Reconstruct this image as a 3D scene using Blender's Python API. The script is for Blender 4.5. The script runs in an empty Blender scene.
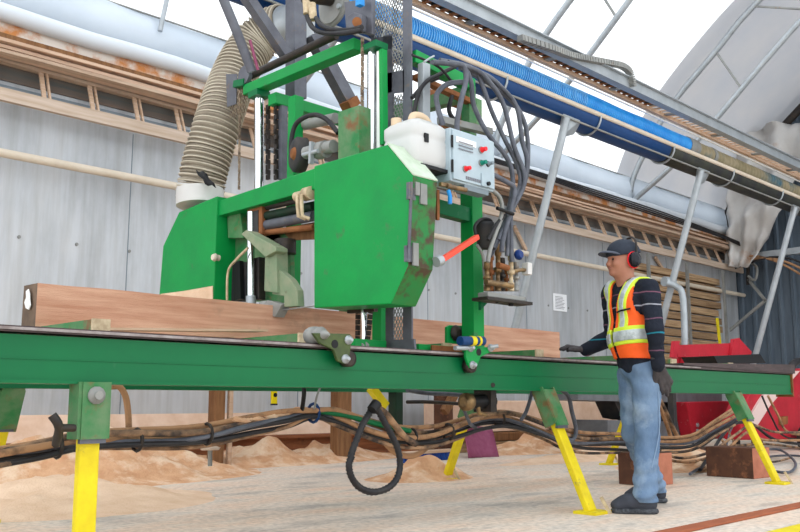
import bpy, bmesh, math, random
import numpy as np
from mathutils import Vector, Matrix, noise
random.seed(7)
sc = bpy.context.scene
col = sc.collection

# ---------------------------------------------------------------- camera
F, CX, CY, H = 876., 400., 266., 0.68
PITCH = math.atan((402-266)/F)
YAW = math.atan(893*math.cos(PITCH)/F)
FW = Vector((math.cos(YAW)*math.cos(PITCH), math.sin(YAW)*math.cos(PITCH), math.sin(PITCH)))
RT = Vector((math.sin(YAW), -math.cos(YAW), 0))
UP = RT.cross(FW)
CAM = Vector((0, 0, H))
cd = bpy.data.cameras.new('camera'); cam = bpy.data.objects.new('camera', cd); col.objects.link(cam)
cd.sensor_width = 36; cd.lens = F/800*36; cd.clip_end = 200
R = Matrix((RT, UP, -FW)).transposed().to_4x4(); R.translation = CAM
cam.matrix_world = R
sc.camera = cam
def _on(u, v, ax, val):          # a survey sighting: where the sight line meets a known plane of the hall
    d = FW + RT*((u-CX)/F) - UP*((v-CY)/F)
    return CAM + d*((val-CAM[ax])/d[ax])
def PX(u, v, x): return _on(u, v, 0, x)
def PY(u, v, y): return _on(u, v, 1, y)
def PZ(u, v, z=0): return _on(u, v, 2, z)

# ---------------------------------------------------------------- materials
MATS = {}
def lin(c):
    return tuple(((x/255)/12.92 if x/255 <= .04045 else ((x/255+.055)/1.055)**2.4) for x in c)
def mat(name, rgb, rough=.6, metal=0., rgb2=None, scale=4., amt=.5, stretch=(1,1,1), bump=0., bscale=40., detail=5, sharp=(.35,.65), rgb3=None, s3=1.5, t3=(.55,.7), spec=.25):
    """base colour, optional second colour mixed by noise, optional third (dust/rust) patches"""
    m = bpy.data.materials.new(name); m.use_nodes = True
    nt = m.node_tree; N = nt.nodes; L = nt.links
    b = N['Principled BSDF']; b.inputs['Roughness'].default_value = rough; b.inputs['Metallic'].default_value = metal
    b.inputs['Specular IOR Level'].default_value = spec
    b.inputs['Base Color'].default_value = (*lin(rgb), 1)
    tc = N.new('ShaderNodeNewGeometry')
    def nz(sc_, st, det=detail):
        mp = N.new('ShaderNodeMapping'); mp.inputs['Scale'].default_value = st
        L.new(tc.outputs['Position'], mp.inputs['Vector'])
        n = N.new('ShaderNodeTexNoise'); n.inputs['Scale'].default_value = sc_; n.inputs['Detail'].default_value = det
        n.inputs['Roughness'].default_value = .62
        L.new(mp.outputs[0], n.inputs['Vector']); return n
    last = None
    if rgb2 is not None:
        n = nz(scale, stretch); r = N.new('ShaderNodeMapRange')
        r.inputs[1].default_value, r.inputs[2].default_value, r.inputs[4].default_value = sharp[0], sharp[1], amt
        L.new(n.outputs[0], r.inputs[0])
        mx = N.new('ShaderNodeMix'); mx.data_type = 'RGBA'
        mx.inputs[6].default_value = (*lin(rgb), 1); mx.inputs[7].default_value = (*lin(rgb2), 1)
        L.new(r.outputs[0], mx.inputs[0]); last = mx.outputs[2]
    if rgb3 is not None:
        n = nz(s3, (1, 1, 1), 8); r = N.new('ShaderNodeMapRange')
        r.inputs[1].default_value, r.inputs[2].default_value = t3
        L.new(n.outputs[0], r.inputs[0])
        mx = N.new('ShaderNodeMix'); mx.data_type = 'RGBA'
        if last: L.new(last, mx.inputs[6])
        else: mx.inputs[6].default_value = (*lin(rgb), 1)
        mx.inputs[7].default_value = (*lin(rgb3), 1)
        L.new(r.outputs[0], mx.inputs[0]); last = mx.outputs[2]
    if last: L.new(last, b.inputs['Base Color'])
    if bump:
        n = nz(bscale, stretch); bp = N.new('ShaderNodeBump'); bp.inputs['Strength'].default_value = bump; bp.inputs['Distance'].default_value = .02
        L.new(n.outputs[0], bp.inputs['Height']); L.new(bp.outputs[0], b.inputs['Normal'])
    MATS[name] = m; return m
mat('green', (4,146,66), .45, 0, (14,122,62), 3, .6, rgb3=(70,110,70), s3=7, t3=(.62,.74), bump=.05)
mat('green_dark', (0,104,58), .45, 0, (4,92,54), 2.5, .6, rgb3=(60,110,80), s3=9, t3=(.66,.8))
mat('green_worn', (44,118,66), .55, 0, (120,135,105), 6, .7, rgb3=(120,85,55), s3=8, t3=(.55,.7))
mat('green_pale', (120,140,110), .6, 0, (150,150,125), 8, .8, rgb3=(90,80,60), s3=10, t3=(.6,.75))
mat('green_olive', (78,92,52), .5, 0, (60,70,48), 14, .7)
mat('green_deep', (14,52,32), .55, 0, (30,30,26), 6, .8)
mat('dust', (232,202,174), .95, 0, (212,176,144), 5, .8, bump=.5, bscale=60)
mat('dust_orange', (222,176,138), .95, 0, (196,142,102), 6, .8, bump=1., bscale=38, rgb3=(232,202,172), s3=4, t3=(.48,.62))
mat('backing_brown', (112,98,88), .8, 0, (84,90,90), 2, .9, (.3,1,6))  # grey-brown of the backing strip behind the rack rungs
mat('grey_steel', (104,106,114), .45, .3, (80,80,88), 8, .7, rgb3=(120,105,92), s3=12, t3=(.6,.75))
mat('galv', (172,178,182), .4, .45, (150,156,160), 5, .7)
mat('galv_dull', (150,150,146), .55, .2, (122,124,122), 4, .8, rgb3=(150,120,95), s3=9, t3=(.62,.76))
mat('lid_dust', (196,208,190), .5, 0, (160,176,150), 8, .7)
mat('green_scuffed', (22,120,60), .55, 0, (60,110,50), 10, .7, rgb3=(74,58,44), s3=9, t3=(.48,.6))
mat('cream_pipe', (214,202,184), .5, .0, (196,182,162), 4, .7)
mat('chrome', (225,228,232), .14, 1.)
mat('rail_steel', (88,74,74), .5, .4, (60,52,52), 5, .8, (1,8,8), rgb3=(130,110,100), s3=12, t3=(.6,.75))
mat('edge_steel', (160,152,150), .45, .4, (110,98,95), 12, .8)
mat('black_rubber', (34,34,38), .5, 0, (50,48,48), 12, .8)
mat('hose_grey', (98,102,112), .42, 0, (60,62,70), 9, .8)
mat('hose_dusty', (58,50,46), .7, 0, (178,140,106), 6, .9, sharp=(.4,.62))
mat('hose_dusty2', (168,128,94), .85, 0, (70,58,50), 7, .8, sharp=(.5,.66))
mat('dark_metal', (48,46,46), .5, .4, (70,60,52), 14, .8)
mat('brass', (150,122,84), .4, .5, (92,76,58), 18, .9)
mat('beige_fit', (206,188,156), .5, 0, (160,138,108), 20, .8)
mat('rust', (120,74,44), .8, 0, (150,98,60), 9, .9)
mat('plank_pink', (208,178,154), .8, 0, (184,152,128), 5, .8, (.4,4,6), bump=.3)
mat('plank_pale', (196,172,150), .8, 0, (160,134,114), 5, .8, (.4,4,6), bump=.3)
mat('chain', (160,140,118), .6, .3, (70,58,50), 20, .9)
mat('yellow', (232,212,30), .5, 0, (205,180,30), 8, .7, rgb3=(120,110,80), s3=14, t3=(.63,.75))
mat('yellow_tag', (240,220,0), .5)
mat('red', (186,36,52), .5, 0, (160,26,40), 4, .8, rgb3=(205,130,130), s3=8, t3=(.62,.8))
mat('red_handle', (238,78,56), .4)
mat('red_bright', (225,30,40), .4)
mat('stripe_pale', (222,196,190), .6)
mat('white', (232,232,230), .6)
mat('paper', (236,238,240), .8)
mat('ink', (120,122,130), .8)
mat('blue_tray', (20,62,112), .45, 0, (14,50,96), 3, .6)
mat('dark_tray', (40,40,42), .5, 0, (60,62,50), 5, .8)
mat('control', (172,188,196), .45, 0, (150,166,176), 5, .6)
mat('control_dark', (120,132,140), .5)
mat('black', (22,22,24), .5)
mat('blue_knob', (20,50,110), .4)
mat('green_button', (0,120,100), .4)
mat('log_face', (206,162,136), .8, 0, (176,124,98), 3, .9, (.6,1,9), rgb3=(150,118,98), s3=2.2, t3=(.6,.72), bump=.35, bscale=30)
mat('log_end', (120,100,84), .85, 0, (90,76,66), 8, .8)
mat('wood_post', (142,102,68), .85, 0, (104,72,48), 6, .8, (4,4,.5), bump=.3)
mat('wood_tan', (206,180,158), .8, 0, (180,144,112), 5, .8, (.4,4,6), bump=.3)
mat('wood_beige', (198,180,164), .75, 0, (172,150,128), 5, .8, (.3,5,5))
mat('board_dust', (234,206,184), .9, 0, (208,170,140), 4, .7)
mat('plank_red', (168,96,64), .8, 0, (140,78,52), 5, .8, (1,6,6))
mat('lumber', (172,142,108), .8, 0, (110,84,60), 4, .9, (.3,6,9), bump=.3)
mat('lumber2', (196,166,130), .8, 0, (130,100,70), 4, .9, (.3,6,9), bump=.3)
mat('wood_block', (104,70,54), .85, 0, (80,56,46), 9, .8, rgb3=(150,100,70), s3=10, t3=(.55,.7))
mat('wood_block_pale', (186,120,96), .85, 0, (160,100,78), 9, .8)  # paler brown, on the camera-side faces of the floor blocks
mat('rust_beam', (158,100,66), .85, 0, (120,74,50), 4, .9, (.5,2,5), rgb3=(70,52,48), s3=3, t3=(.6,.72))
mat('maroon', (132,62,92), .55, 0, (150,86,112), 12, .6)
mat('blue_brush', (24,70,150), .7, 0, (12,40,100), 30, .9, bump=.8, bscale=120)
mat('duct_khaki', (150,140,124), .7, 0, (128,118,104), 7, .8)
mat('duct_rib', (196,186,168), .6, 0, (170,160,142), 8, .8)
mat('duct_brown', (150,112,84), .7, 0, (110,80,62), 8, .8)
mat('hose_brown', (150,138,112), .5, 0, (120,112,84), 4, .9, rgb3=(60,96,110), s3=1.3, t3=(.5,.65))
mat('skin', (172,120,98), .5, 0, (150,98,78), 14, .5)
mat('lips', (150,90,84), .5)
mat('hair', (24,20,20), .6)
mat('cap', (48,54,66), .8, 0, (38,44,54), 20, .7)
mat('cap_brim', (78,82,94), .7)
mat('shirt', (32,36,46), .9, 0, (24,28,36), 8, .8, bump=.3, bscale=14)
mat('stripe_white', (150,150,160), .9)
mat('stripe_pink', (120,72,92), .9)
mat('stripe_teal', (40,130,150), .9)
mat('orange', (255,104,40), .6, 0, (240,86,30), 8, .6, bump=.3, bscale=14)
mat('lime', (214,236,66), .6, 0, (196,220,60), 12, .6, bump=.3, bscale=18)
mat('silver', (196,204,206), .35, .2, (150,160,164), 22, .8, bump=.6, bscale=30)
mat('jeans', (112,136,164), .9, 0, (84,108,138), 7, .9, (1,1,.6), bump=.6, bscale=9, rgb3=(146,166,188), s3=5, t3=(.5,.7))
mat('jean_seam', (132,154,180), .9)
mat('glove', (78,74,76), .8, 0, (56,54,56), 20, .8)
mat('glove_back', (130,136,146), .8, 0, (60,62,70), 22, .9)
mat('boot', (62,66,76), .7, 0, (54,56,64), 16, .8)
mat('sole', (40,42,48), .8, 0, (110,114,120), 50, .6)
mat('muff', (26,28,36), .25)
mat('eye', (20,14,12), .3)
mat('tarp_plain', (205,203,200), .7, 0, (186,182,178), 1.2, .8, bump=.8, bscale=3, rgb3=(176,140,110), s3=1.0, t3=(.6,.72))
mat('skirt_plain', (206,212,218), .5, 0, (205,212,218), 2, .7, (.3,1,2), rgb3=(190,160,135), s3=2.4, t3=(.66,.78))
mat('rust_band', (226,216,206), .6, 0, (208,194,180), 3, .7, rgb3=(204,134,76), s3=3.0, t3=(.45,.6))
mat('plastic_white', (206,205,202), .35, 0, (188,184,180), 4, .5)
mat('can_dust', (214,190,160), .8)
mat('shelf_grey', (120,124,128), .5, .2, (96,98,102), 4, .8)
mat('machine_dark', (44,46,50), .6, 0, (66,62,58), 9, .8)

def _nodes(name):
    m = bpy.data.materials.new(name); m.use_nodes = True; MATS[name] = m
    return m, m.node_tree, m.node_tree.nodes, m.node_tree.links, m.node_tree.nodes['Principled BSDF']
def ramp(N, L, src, pts):
    r = N.new('ShaderNodeValToRGB'); e = r.color_ramp.elements
    while len(e) < len(pts): e.new(.5)
    for k, (p, c) in enumerate(pts): e[k].position = p; e[k].color = (*lin(c), 1)
    L.new(src, r.inputs[0]); return r
def noisen(N, L, scale, stretch=(1,1,1), det=6):
    g = N.new('ShaderNodeNewGeometry'); mp = N.new('ShaderNodeMapping'); mp.inputs['Scale'].default_value = stretch
    L.new(g.outputs['Position'], mp.inputs['Vector'])
    n = N.new('ShaderNodeTexNoise'); n.inputs['Scale'].default_value = scale; n.inputs['Detail'].default_value = det; n.inputs['Roughness'].default_value = .6
    L.new(mp.outputs[0], n.inputs['Vector']); return n
# floor: pale concrete with drifted sawdust and grey scuffs
m, nt, N, L, b = _nodes('floor'); b.inputs['Roughness'].default_value = .85
n1 = noisen(N, L, .55, (1, 1.6, 1), 8); n2 = noisen(N, L, 1.7, (.8, 1.7, 1), 9); n3 = noisen(N, L, 26, (1,1,1), 5)
r1 = ramp(N, L, n1.outputs[0], [(.36,(204,194,182)), (.5,(222,204,186)), (.62,(228,194,166))])
r2 = ramp(N, L, n2.outputs[0], [(.36,(160,154,150)), (.47,(224,210,196)), (.62,(230,200,176))])
mx = N.new('ShaderNodeMix'); mx.data_type = 'RGBA'; mx.inputs[0].default_value = .55
L.new(r1.outputs[0], mx.inputs[6]); L.new(r2.outputs[0], mx.inputs[7])
r3 = ramp(N, L, n3.outputs[0], [(.3,(212,212,212)), (.6,(255,255,255))])
mm = N.new('ShaderNodeMix'); mm.data_type = 'RGBA'; mm.blend_type = 'MULTIPLY'; mm.inputs[0].default_value = 1
L.new(mx.outputs[2], mm.inputs[6]); L.new(r3.outputs[0], mm.inputs[7]); L.new(mm.outputs[2], b.inputs['Base Color'])
bp = N.new('ShaderNodeBump'); bp.inputs['Strength'].default_value = .35; bp.inputs['Distance'].default_value = .01
L.new(n3.outputs[0], bp.inputs['Height']); L.new(bp.outputs[0], b.inputs['Normal'])
# sheet-metal wall
m, nt, N, L, b = _nodes('wall_sheet'); b.inputs['Roughness'].default_value = .45; b.inputs['Metallic'].default_value = .15
n1 = noisen(N, L, 1.1, (1.2, 1, .45), 7); n2 = noisen(N, L, 5, (2.2, 1, .15), 6)
r1 = ramp(N, L, n1.outputs[0], [(.35,(168,172,176)), (.5,(186,190,194)), (.68,(200,202,204))])
r2 = ramp(N, L, n2.outputs[0], [(.35,(236,234,231)), (.6,(255,255,255))])
mm = N.new('ShaderNodeMix'); mm.data_type = 'RGBA'; mm.blend_type = 'MULTIPLY'; mm.inputs[0].default_value = 1
L.new(r1.outputs[0], mm.inputs[6]); L.new(r2.outputs[0], mm.inputs[7]); L.new(mm.outputs[2], b.inputs['Base Color'])
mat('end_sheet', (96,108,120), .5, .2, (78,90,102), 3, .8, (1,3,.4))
# blue ribbed hose and translucent sheeting
mat('blue_hose', (30,128,206), .35, 0, (60,160,226), 6, .5)
mat('blue_hose_rib', (140,200,240), .35)
def sheeting(name, rgb, tr, rough_rgb=None):
    m = bpy.data.materials.new(name); m.use_nodes = True; MATS[name] = m
    N = m.node_tree.nodes; L = m.node_tree.links; N.remove(N['Principled BSDF'])
    d = N.new('ShaderNodeBsdfDiffuse'); t = N.new('ShaderNodeBsdfTranslucent'); mx = N.new('ShaderNodeMixShader')
    n = noisen(N, L, .6, (1,1,1), 6)
    r = ramp(N, L, n.outputs[0], [(.35, rgb), (.7, rough_rgb or rgb)])
    for q in (d, t): L.new(r.outputs[0], q.inputs['Color'])
    mx.inputs[0].default_value = tr
    L.new(d.outputs[0], mx.inputs[1]); L.new(t.outputs[0], mx.inputs[2]); L.new(mx.outputs[0], N['Material Output'].inputs['Surface'])
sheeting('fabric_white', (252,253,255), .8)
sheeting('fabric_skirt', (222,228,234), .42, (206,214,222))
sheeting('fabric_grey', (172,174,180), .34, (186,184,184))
m, nt, N, L, b = _nodes('can_plastic'); b.inputs['Base Color'].default_value = (*lin((196,196,194)), 1); b.inputs['Roughness'].default_value = .3
b.inputs['Subsurface Weight'].default_value = .3; b.inputs['Subsurface Radius'].default_value = (.05,.05,.05)

# ---------------------------------------------------------------- geometry helpers
class MB:
    def __init__(s): s.v = []; s.f = []; s.m = []; s.sm = []
    def add(s, vs, fs, smooth=False, mi=0):
        k = len(s.v); s.v += [Vector(p) for p in vs]
        for f in fs: s.f.append([k+i for i in f]); s.m.append(mi); s.sm.append(smooth)
        return s
    def box(s, a, b, mi=0):
        x0, x1 = sorted((a[0], b[0])); y0, y1 = sorted((a[1], b[1])); z0, z1 = sorted((a[2], b[2]))
        return s.add([(x0,y0,z0),(x1,y0,z0),(x1,y1,z0),(x0,y1,z0),(x0,y0,z1),(x1,y0,z1),(x1,y1,z1),(x0,y1,z1)],
              [(0,3,2,1),(4,5,6,7),(0,1,5,4),(1,2,6,5),(2,3,7,6),(3,0,4,7)], mi=mi)
    def bar(s, p, q, w, h, ref=(0,0,1), mi=0):
        p = Vector(p); q = Vector(q); d = (q-p).normalized(); r = Vector(ref)
        if abs(d.dot(r)) > .98: r = Vector((1,0,0)) if abs(d.x) < .9 else Vector((0,1,0))
        a = d.cross(r).normalized(); b_ = a.cross(d).normalized(); a *= w/2; b_ *= h/2
        return s.add([p-a-b_, p+a-b_, p+a+b_, p-a+b_, q-a-b_, q+a-b_, q+a+b_, q-a+b_],
              [(0,3,2,1),(4,5,6,7),(0,1,5,4),(1,2,6,5),(2,3,7,6),(3,0,4,7)], mi=mi)
    def prism(s, pts, vec, mi=0):
        n = len(pts); pts = [Vector(p) for p in pts]; vec = Vector(vec)
        nrm = Vector((0,0,0))
        for i in range(n): nrm += pts[i].cross(pts[(i+1) % n])
        if nrm.dot(vec) > 0: pts.reverse()
        vs = pts + [p+vec for p in pts]
        fs = [tuple(range(n)), tuple(range(2*n-1, n-1, -1))] + [(i, n+i, n+(i+1) % n, (i+1) % n) for i in range(n)]
        return s.add(vs, fs, mi=mi)
    def tube(s, path, r, seg=8, cap=True, mi=0, closed=False, smooth=True):
        path = [Vector(p) for p in path]; n = len(path)
        rr = r if callable(r) else (lambda t: r)
        ups = None; vs = []
        for i, p in enumerate(path):
            if closed: d = path[(i+1) % n]-path[i-1]
            else: d = path[min(i+1, n-1)]-path[max(i-1, 0)]
            d = d.normalized() if d.length > 1e-9 else Vector((0,0,1))
            if ups is None:
                ups = Vector((0,0,1)) if abs(d.z) < .9 else Vector((1,0,0))
            a = d.cross(ups).normalized(); ups = a.cross(d).normalized()
            R_ = rr(i/max(1, n-1))
            for k in range(seg):
                t = 2*math.pi*k/seg; vs.append(p+a*(R_*math.cos(t))+ups*(R_*math.sin(t)))
        fs = []
        for i in range(n if closed else n-1):
            j = (i+1) % n
            for k in range(seg):
                k2 = (k+1) % seg; fs.append((i*seg+k, i*seg+k2, j*seg+k2, j*seg+k))
        s.add(vs, fs, smooth, mi)
        if cap and not closed:
            s.add(vs[:seg], [tuple(range(seg-1, -1, -1))], False, mi); s.add(vs[-seg:], [tuple(range(seg))], False, mi)
        return s
    def cyl(s, p, q, r, seg=16, mi=0, r2=None):
        r2 = r if r2 is None else r2
        return s.tube([p, q], (lambda t: r+(r2-r)*t), seg, mi=mi)
    def lathe(s, p, axis, prof, seg=20, mi=0):
        """prof: list of (distance along axis, radius)"""
        p = Vector(p); ax = Vector(axis).normalized(); u = ax.orthogonal().normalized(); w = ax.cross(u)
        vs = []; 
        for (h, r) in prof:
            for k in range(seg):
                t = 2*math.pi*k/seg; vs.append(p+ax*h+u*(r*math.cos(t))+w*(r*math.sin(t)))
        fs = [(i*seg+k, i*seg+(k+1) % seg, (i+1)*seg+(k+1) % seg, (i+1)*seg+k) for i in range(len(prof)-1) for k in range(seg)]
        s.add(vs, fs, True, mi)
        s.add(vs[:seg], [tuple(range(seg-1, -1, -1))], False, mi); s.add(vs[-seg:], [tuple(range(seg))], False, mi)
        return s
    def sheet(s, rows, mi=0, smooth=True):
        nr, nc = len(rows), len(rows[0]); vs = [p for r in rows for p in r]
        return s.add(vs, [(i*nc+j, i*nc+j+1, (i+1)*nc+j+1, (i+1)*nc+j) for i in range(nr-1) for j in range(nc-1)], smooth, mi)

ROOTLOC = {}
def part(name, mb, mats, parent=None, bevel=0., smooth=None, label=None, solid=0.):
    me = bpy.data.meshes.new(name)
    vs = mb.v
    if parent is not None: org = ROOTLOC[parent.name]
    else:
        xs = [p.x for p in vs]; ys = [p.y for p in vs]; zs = [p.z for p in vs]
        org = Vector(((min(xs)+max(xs))/2, (min(ys)+max(ys))/2, min(zs)))
    me.from_pydata([p-org for p in vs], [], mb.f)
    mats = [mats] if isinstance(mats, str) else mats
    for q in mats: me.materials.append(MATS[q])
    me.polygons.foreach_set('material_index', mb.m)
    me.polygons.foreach_set('use_smooth', mb.sm if smooth is None else [smooth]*len(mb.f))
    me.update()
    o = bpy.data.objects.new(name, me); col.objects.link(o)
    if parent is not None:
        o.parent = parent
        ROOTLOC[o.name] = org
    else:
        o.location = org; ROOTLOC[o.name] = org
    if bevel:
        w = o.modifiers.new('weld', 'WELD'); w.merge_threshold = 1e-5
        bv = o.modifiers.new('bevel', 'BEVEL'); bv.width = bevel; bv.segments = 2; bv.limit_method = 'ANGLE'; bv.angle_limit = math.radians(40)
    if solid:
        so = o.modifiers.new('thickness', 'SOLIDIFY'); so.thickness = solid; so.offset = 0
    if label: o['label'] = label
    return o
def tag(o, label, cat, group=None, kind=None):
    o['label'] = label; o['category'] = cat
    if group: o['group'] = group
    if kind: o['kind'] = kind
    return o
def struct(o): o['kind'] = 'structure'; return o
def thing(name, loc, label, cat, group=None):
    o = bpy.data.objects.new(name, None); col.objects.link(o); o.location = loc; o.empty_display_size = .2
    ROOTLOC[o.name] = Vector(loc); return tag(o, label, cat, group)
def smooth_path(pts, n=6, closed=False):
    P = [Vector(p) for p in pts]; out = []; N_ = len(P)
    rng = range(N_) if closed else range(N_-1)
    for i in rng:
        if closed: a, b_, c, d = P[i-1], P[i], P[(i+1) % N_], P[(i+2) % N_]
        else: a, b_, c, d = P[max(i-1, 0)], P[i], P[i+1], P[min(i+2, N_-1)]
        for k in range(n):
            t = k/n
            out.append(.5*((2*b_)+(c-a)*t+(2*a-5*b_+4*c-d)*t*t+(3*b_-a-3*c+d)*t**3))
    if not closed: out.append(P[-1])
    return out
def mesh_panel(mb, o, ux, uz, w, h, pitch=.028, t=.005, mi=0):
    """expanded-metal lattice of crossing thin strips on the rectangle o + s*ux + t*uz"""
    o = Vector(o); ux = Vector(ux).normalized(); uz = Vector(uz).normalized()
    dx = pitch; slope = 1.7
    n = int((w+h/slope)/dx)+2
    for sgn in (1, -1):
        for i in range(-1, n):
            x0 = i*dx - (h/slope if sgn > 0 else 0)
            x1 = x0 + sgn*h/slope if sgn > 0 else i*dx - h/slope
            if sgn < 0: x0, x1 = i*dx, i*dx-h/slope
            z0, z1 = 0, h
            # clip to 0..w
            def clip(xa, za, xb, zb):
                if xa == xb: return None
                out = []
                for (lim) in (0., w):
                    pass
                ta, tb = 0., 1.
                d = xb-xa
                for lim, s_ in ((0., 1), (w, -1)):
                    q = (lim-xa)/d
                    if d*s_ > 0: ta = max(ta, q)
                    else: tb = min(tb, q)
                if ta >= tb: return None
                return (xa+d*ta, za+(zb-za)*ta, xa+d*tb, za+(zb-za)*tb)
            c = clip(x0, z0, x1, z1)
            if c: mb.bar(o+ux*c[0]+uz*c[1], o+ux*c[2]+uz*c[3], t, t, ux.cross(uz), mi)
    return mb
def chain(mb, p, q, pitch=.03, w=.022):
    p = Vector(p); q = Vector(q); d = (q-p); n = int(d.length/pitch); d /= n
    for i in range(n):
        a = p+d*i
        if i % 2: mb.bar(a, a+d*.9, w, w*.35, (0,1,0))
        else: mb.bar(a, a+d*.9, w*.5, w*.9, (0,1,0))
    return mb
# ================================================================ SETTING
f = MB(); nx, ny = 60, 50
rows = []
for j in range(ny+1):
    y = -3+13*j/ny
    rows.append([(-4+26*i/nx, y, 0.) for i in range(nx+1)])
f.sheet(rows, smooth=False); struct(part('floor', f, 'floor'))
YW = 9.0
w = MB(); w.box((-3, YW, 0), (20.2, YW+.12, 4.66)); struct(part('wall_back', w, 'wall_sheet'))
w = MB()
for x in [2.2+2.44*i for i in range(-1, 8)]:                     # joints between the sheets
    w.box((x-.004, YW-.006, 0), (x+.004, YW, 3.7))
struct(part('trim_1', w, 'control_dark'))
w = MB()
for i in range(26):
    for z in (2.35, .9):
        x = 1.0+.61*i; w.cyl((x, YW-.012, z), (x, YW, z), .018, 8)
struct(part('trim_2', w, 'galv_dull'))
# corrugated end wall
w = MB(); pts = []
y = -3.0
prof = []
while y < YW:
    for dy, dx in ((0, 0), (.14, 0), (.17, .05), (.23, .05), (.26, 0)): prof.append((y+dy, dx))
    y += .30
rows = [[(20.2-dx*1.0, yy, 0.) for yy, dx in prof], [(20.2-dx*1.0, yy, 9.2) for yy, dx in prof]]
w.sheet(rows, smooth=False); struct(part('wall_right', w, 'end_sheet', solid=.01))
# fabric roof: white between the near trusses, old grey sheeting in the last bay
PROF = [(9.02, 5.08), (8.97, 5.2), (8.7, 5.72), (8.05, 6.55), (7.1, 7.42), (6.2, 8.08), (4.6, 8.95), (2.6, 9.6), (0, 9.85), (-2.6, 9.6), (-4.6, 8.95)]
def roof(name, x0, x1, m_, nxx):
    r = MB(); pp = smooth_path([(0, a+.06, b_+.05) for a, b_ in PROF], 4); rows = []
    for i in range(nxx+1):
        x = x0+(x1-x0)*i/nxx
        rows.append([(x, p.y, p.z) for p in pp])
    r.sheet(rows); return struct(part(name, r, m_))
roof('ceiling', -3, 15.1, 'fabric_white', 8)
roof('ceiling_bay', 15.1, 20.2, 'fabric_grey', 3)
# fabric skirt, its rolled edge, the stained band under it
w = MB(); rows = []
for i in range(93):
    x = -3+.25*i
    rows.append([(x, YW-.05-.03*math.sin(x*2.1), 5.16), (x, YW-.09-.02*math.sin(x*3), 4.95), (x, YW-.10, 4.70)])
w.sheet(rows); struct(part('trim_3', w, 'fabric_skirt', solid=.01))
w = MB(); w.tube([(-3+.5*i, YW-.16, 4.60+.012*math.sin(i*1.7)) for i in range(47)], .095, 12); struct(part('trim_4', w, 'skirt_plain'))
w = MB(); w.box((-3, YW-.10, 4.22), (20.1, YW-.01, 4.56)); struct(part('trim_5', w, 'rust_band'))
w = MB(); w.box((-3, YW-.15, 4.35), (20, YW-.10, 4.40)); struct(part('trim_8', w, 'wood_post'))
w = MB(); w.tube([(-3+.5*i, YW-.06, 5.16) for i in range(46)], .012, 6); struct(part('trim_6', w, 'galv_dull'))

# roof trusses standing in the YZ plane
INNER = [(8.95, 4.62), (7.93, 5.26), (7.16, 5.86), (5.56, 7.26), (4.3, 8.1), (2.6, 8.9), (0, 9.2), (-3, 8.9)]
OUTER = [(9.0, 4.45), (8.89, 5.05), (8.55, 5.64), (7.95, 6.44), (7.0, 7.26), (6.2, 7.94), (4.6, 8.82), (2.6, 9.5), (0, 9.75), (-3, 9.4)]
truss_label = {11.1: 'grey tubular roof truss rising from the back wall behind the hanging machine hoses',
               15.4: 'long grey tubular roof truss at the edge where white roof sheeting turns grey',
               6.8: 'grey tubular roof truss passing behind the saw carriage and duct elbow',
               19.7: 'dark dusty roof truss at the far end beside the crumpled white tarp'}
for x, lab in truss_label.items():
    t = thing('roof_truss', (x, 9, 4.45), lab, 'roof truss', 'roof trusses of the hall')
    mm_ = 'galv' if x != 19.7 else 'dark_metal'
    ip = smooth_path([(x, a, b_) for a, b_ in INNER], 3); op = smooth_path([(x, a, b_) for a, b_ in OUTER], 3)
    part('outer_chord', MB().tube(op, .055 if x < 19 else .09, 10), mm_, t)
    part('inner_chord', MB().tube(ip, .05 if x < 19 else .07, 10), mm_, t)
    for (k, a, b_) in ((0, (7.0, 7.26), (6.55, 6.4)), (1, (6.2, 7.9), (5.2, 7.5)), (2, (8.3, 5.95), (7.9, 5.3))):
        part('web', MB().cyl((x, a[0], a[1]), (x, b_[0], b_[1]), .022 if x < 19 else .05, 8), 'galv_dull' if x < 19 else 'dark_metal', t)
# truss in last bay carries dusty lacing
# crumpled tarp at the far end
w = MB(); rows = []
ca, cb, cc, cdn = PX(728, 268, 19.4), PX(738, 130, 19.4), PX(830, 120, 19.4), PX(755, 268, 19.4)
for i in range(25):
    row = []
    for j in range(25):
        s_, t_ = i/24, j/24
        p = (ca*(1-s_)+cdn*s_)*(1-t_)+(cb*(1-s_)+cc*s_)*t_
        d = .20*noise.noise(p*1.6)+.16*noise.noise(p*3.4+Vector((5, 1, 2)))+.08*math.sin(s_*17+t_*9)+.06*noise.noise(p*8)
        row.append((p.x-.25+d*1.6, p.y+d*.3, p.z))
    rows.append(row)
w.sheet(rows); tag(part('tarp', w, 'tarp_plain', solid=.01), 'crumpled dirty white tarp hanging over the top of the corrugated end wall', 'tarp')

# ================================================================ BACK WALL FITTINGS
t = thing('ladder_rack', (10, YW-.15, 3.7), 'long beige ladder-shaped rack running along the upper back wall', 'rack')
part('rail', MB().bar((-2, YW-.24, 3.72), (20.0, YW-.24, 3.72), .06, .13, (0,0,1)), 'wood_beige', t)
part('rail', MB().bar((-2, YW-.05, 4.16), (20.0, YW-.05, 4.16), .05, .07, (0,0,1)), 'wood_beige', t)
part('shelf_back', MB().box((-2, YW-.02, 3.95), (20, YW-.005, 4.12)), 'backing_brown', t)
for i in range(34):
    x = 2.45+.53*i
    part('rung', MB().bar((x, YW-.09, 4.15), (x, YW-.25, 3.76), .045, .02, (0,1,0)).bar((x+.06, YW-.09, 4.15), (x+.06, YW-.25, 3.76), .02, .03, (0,1,0)), 'wood_tan', t)
for (a, b_) in (((514, 226), (526, 250)), ((655, 257), (672, 283))):
    part('brace', MB().bar(PY(*a, YW-.06), PY(*b_, YW-.06), .06, .04, (0,1,0)), 'wood_tan', t)
part('cross_bar', MB().box((-2, YW-.03, 3.86), (20, YW-.006, 3.90)), 'control_dark', t)
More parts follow.
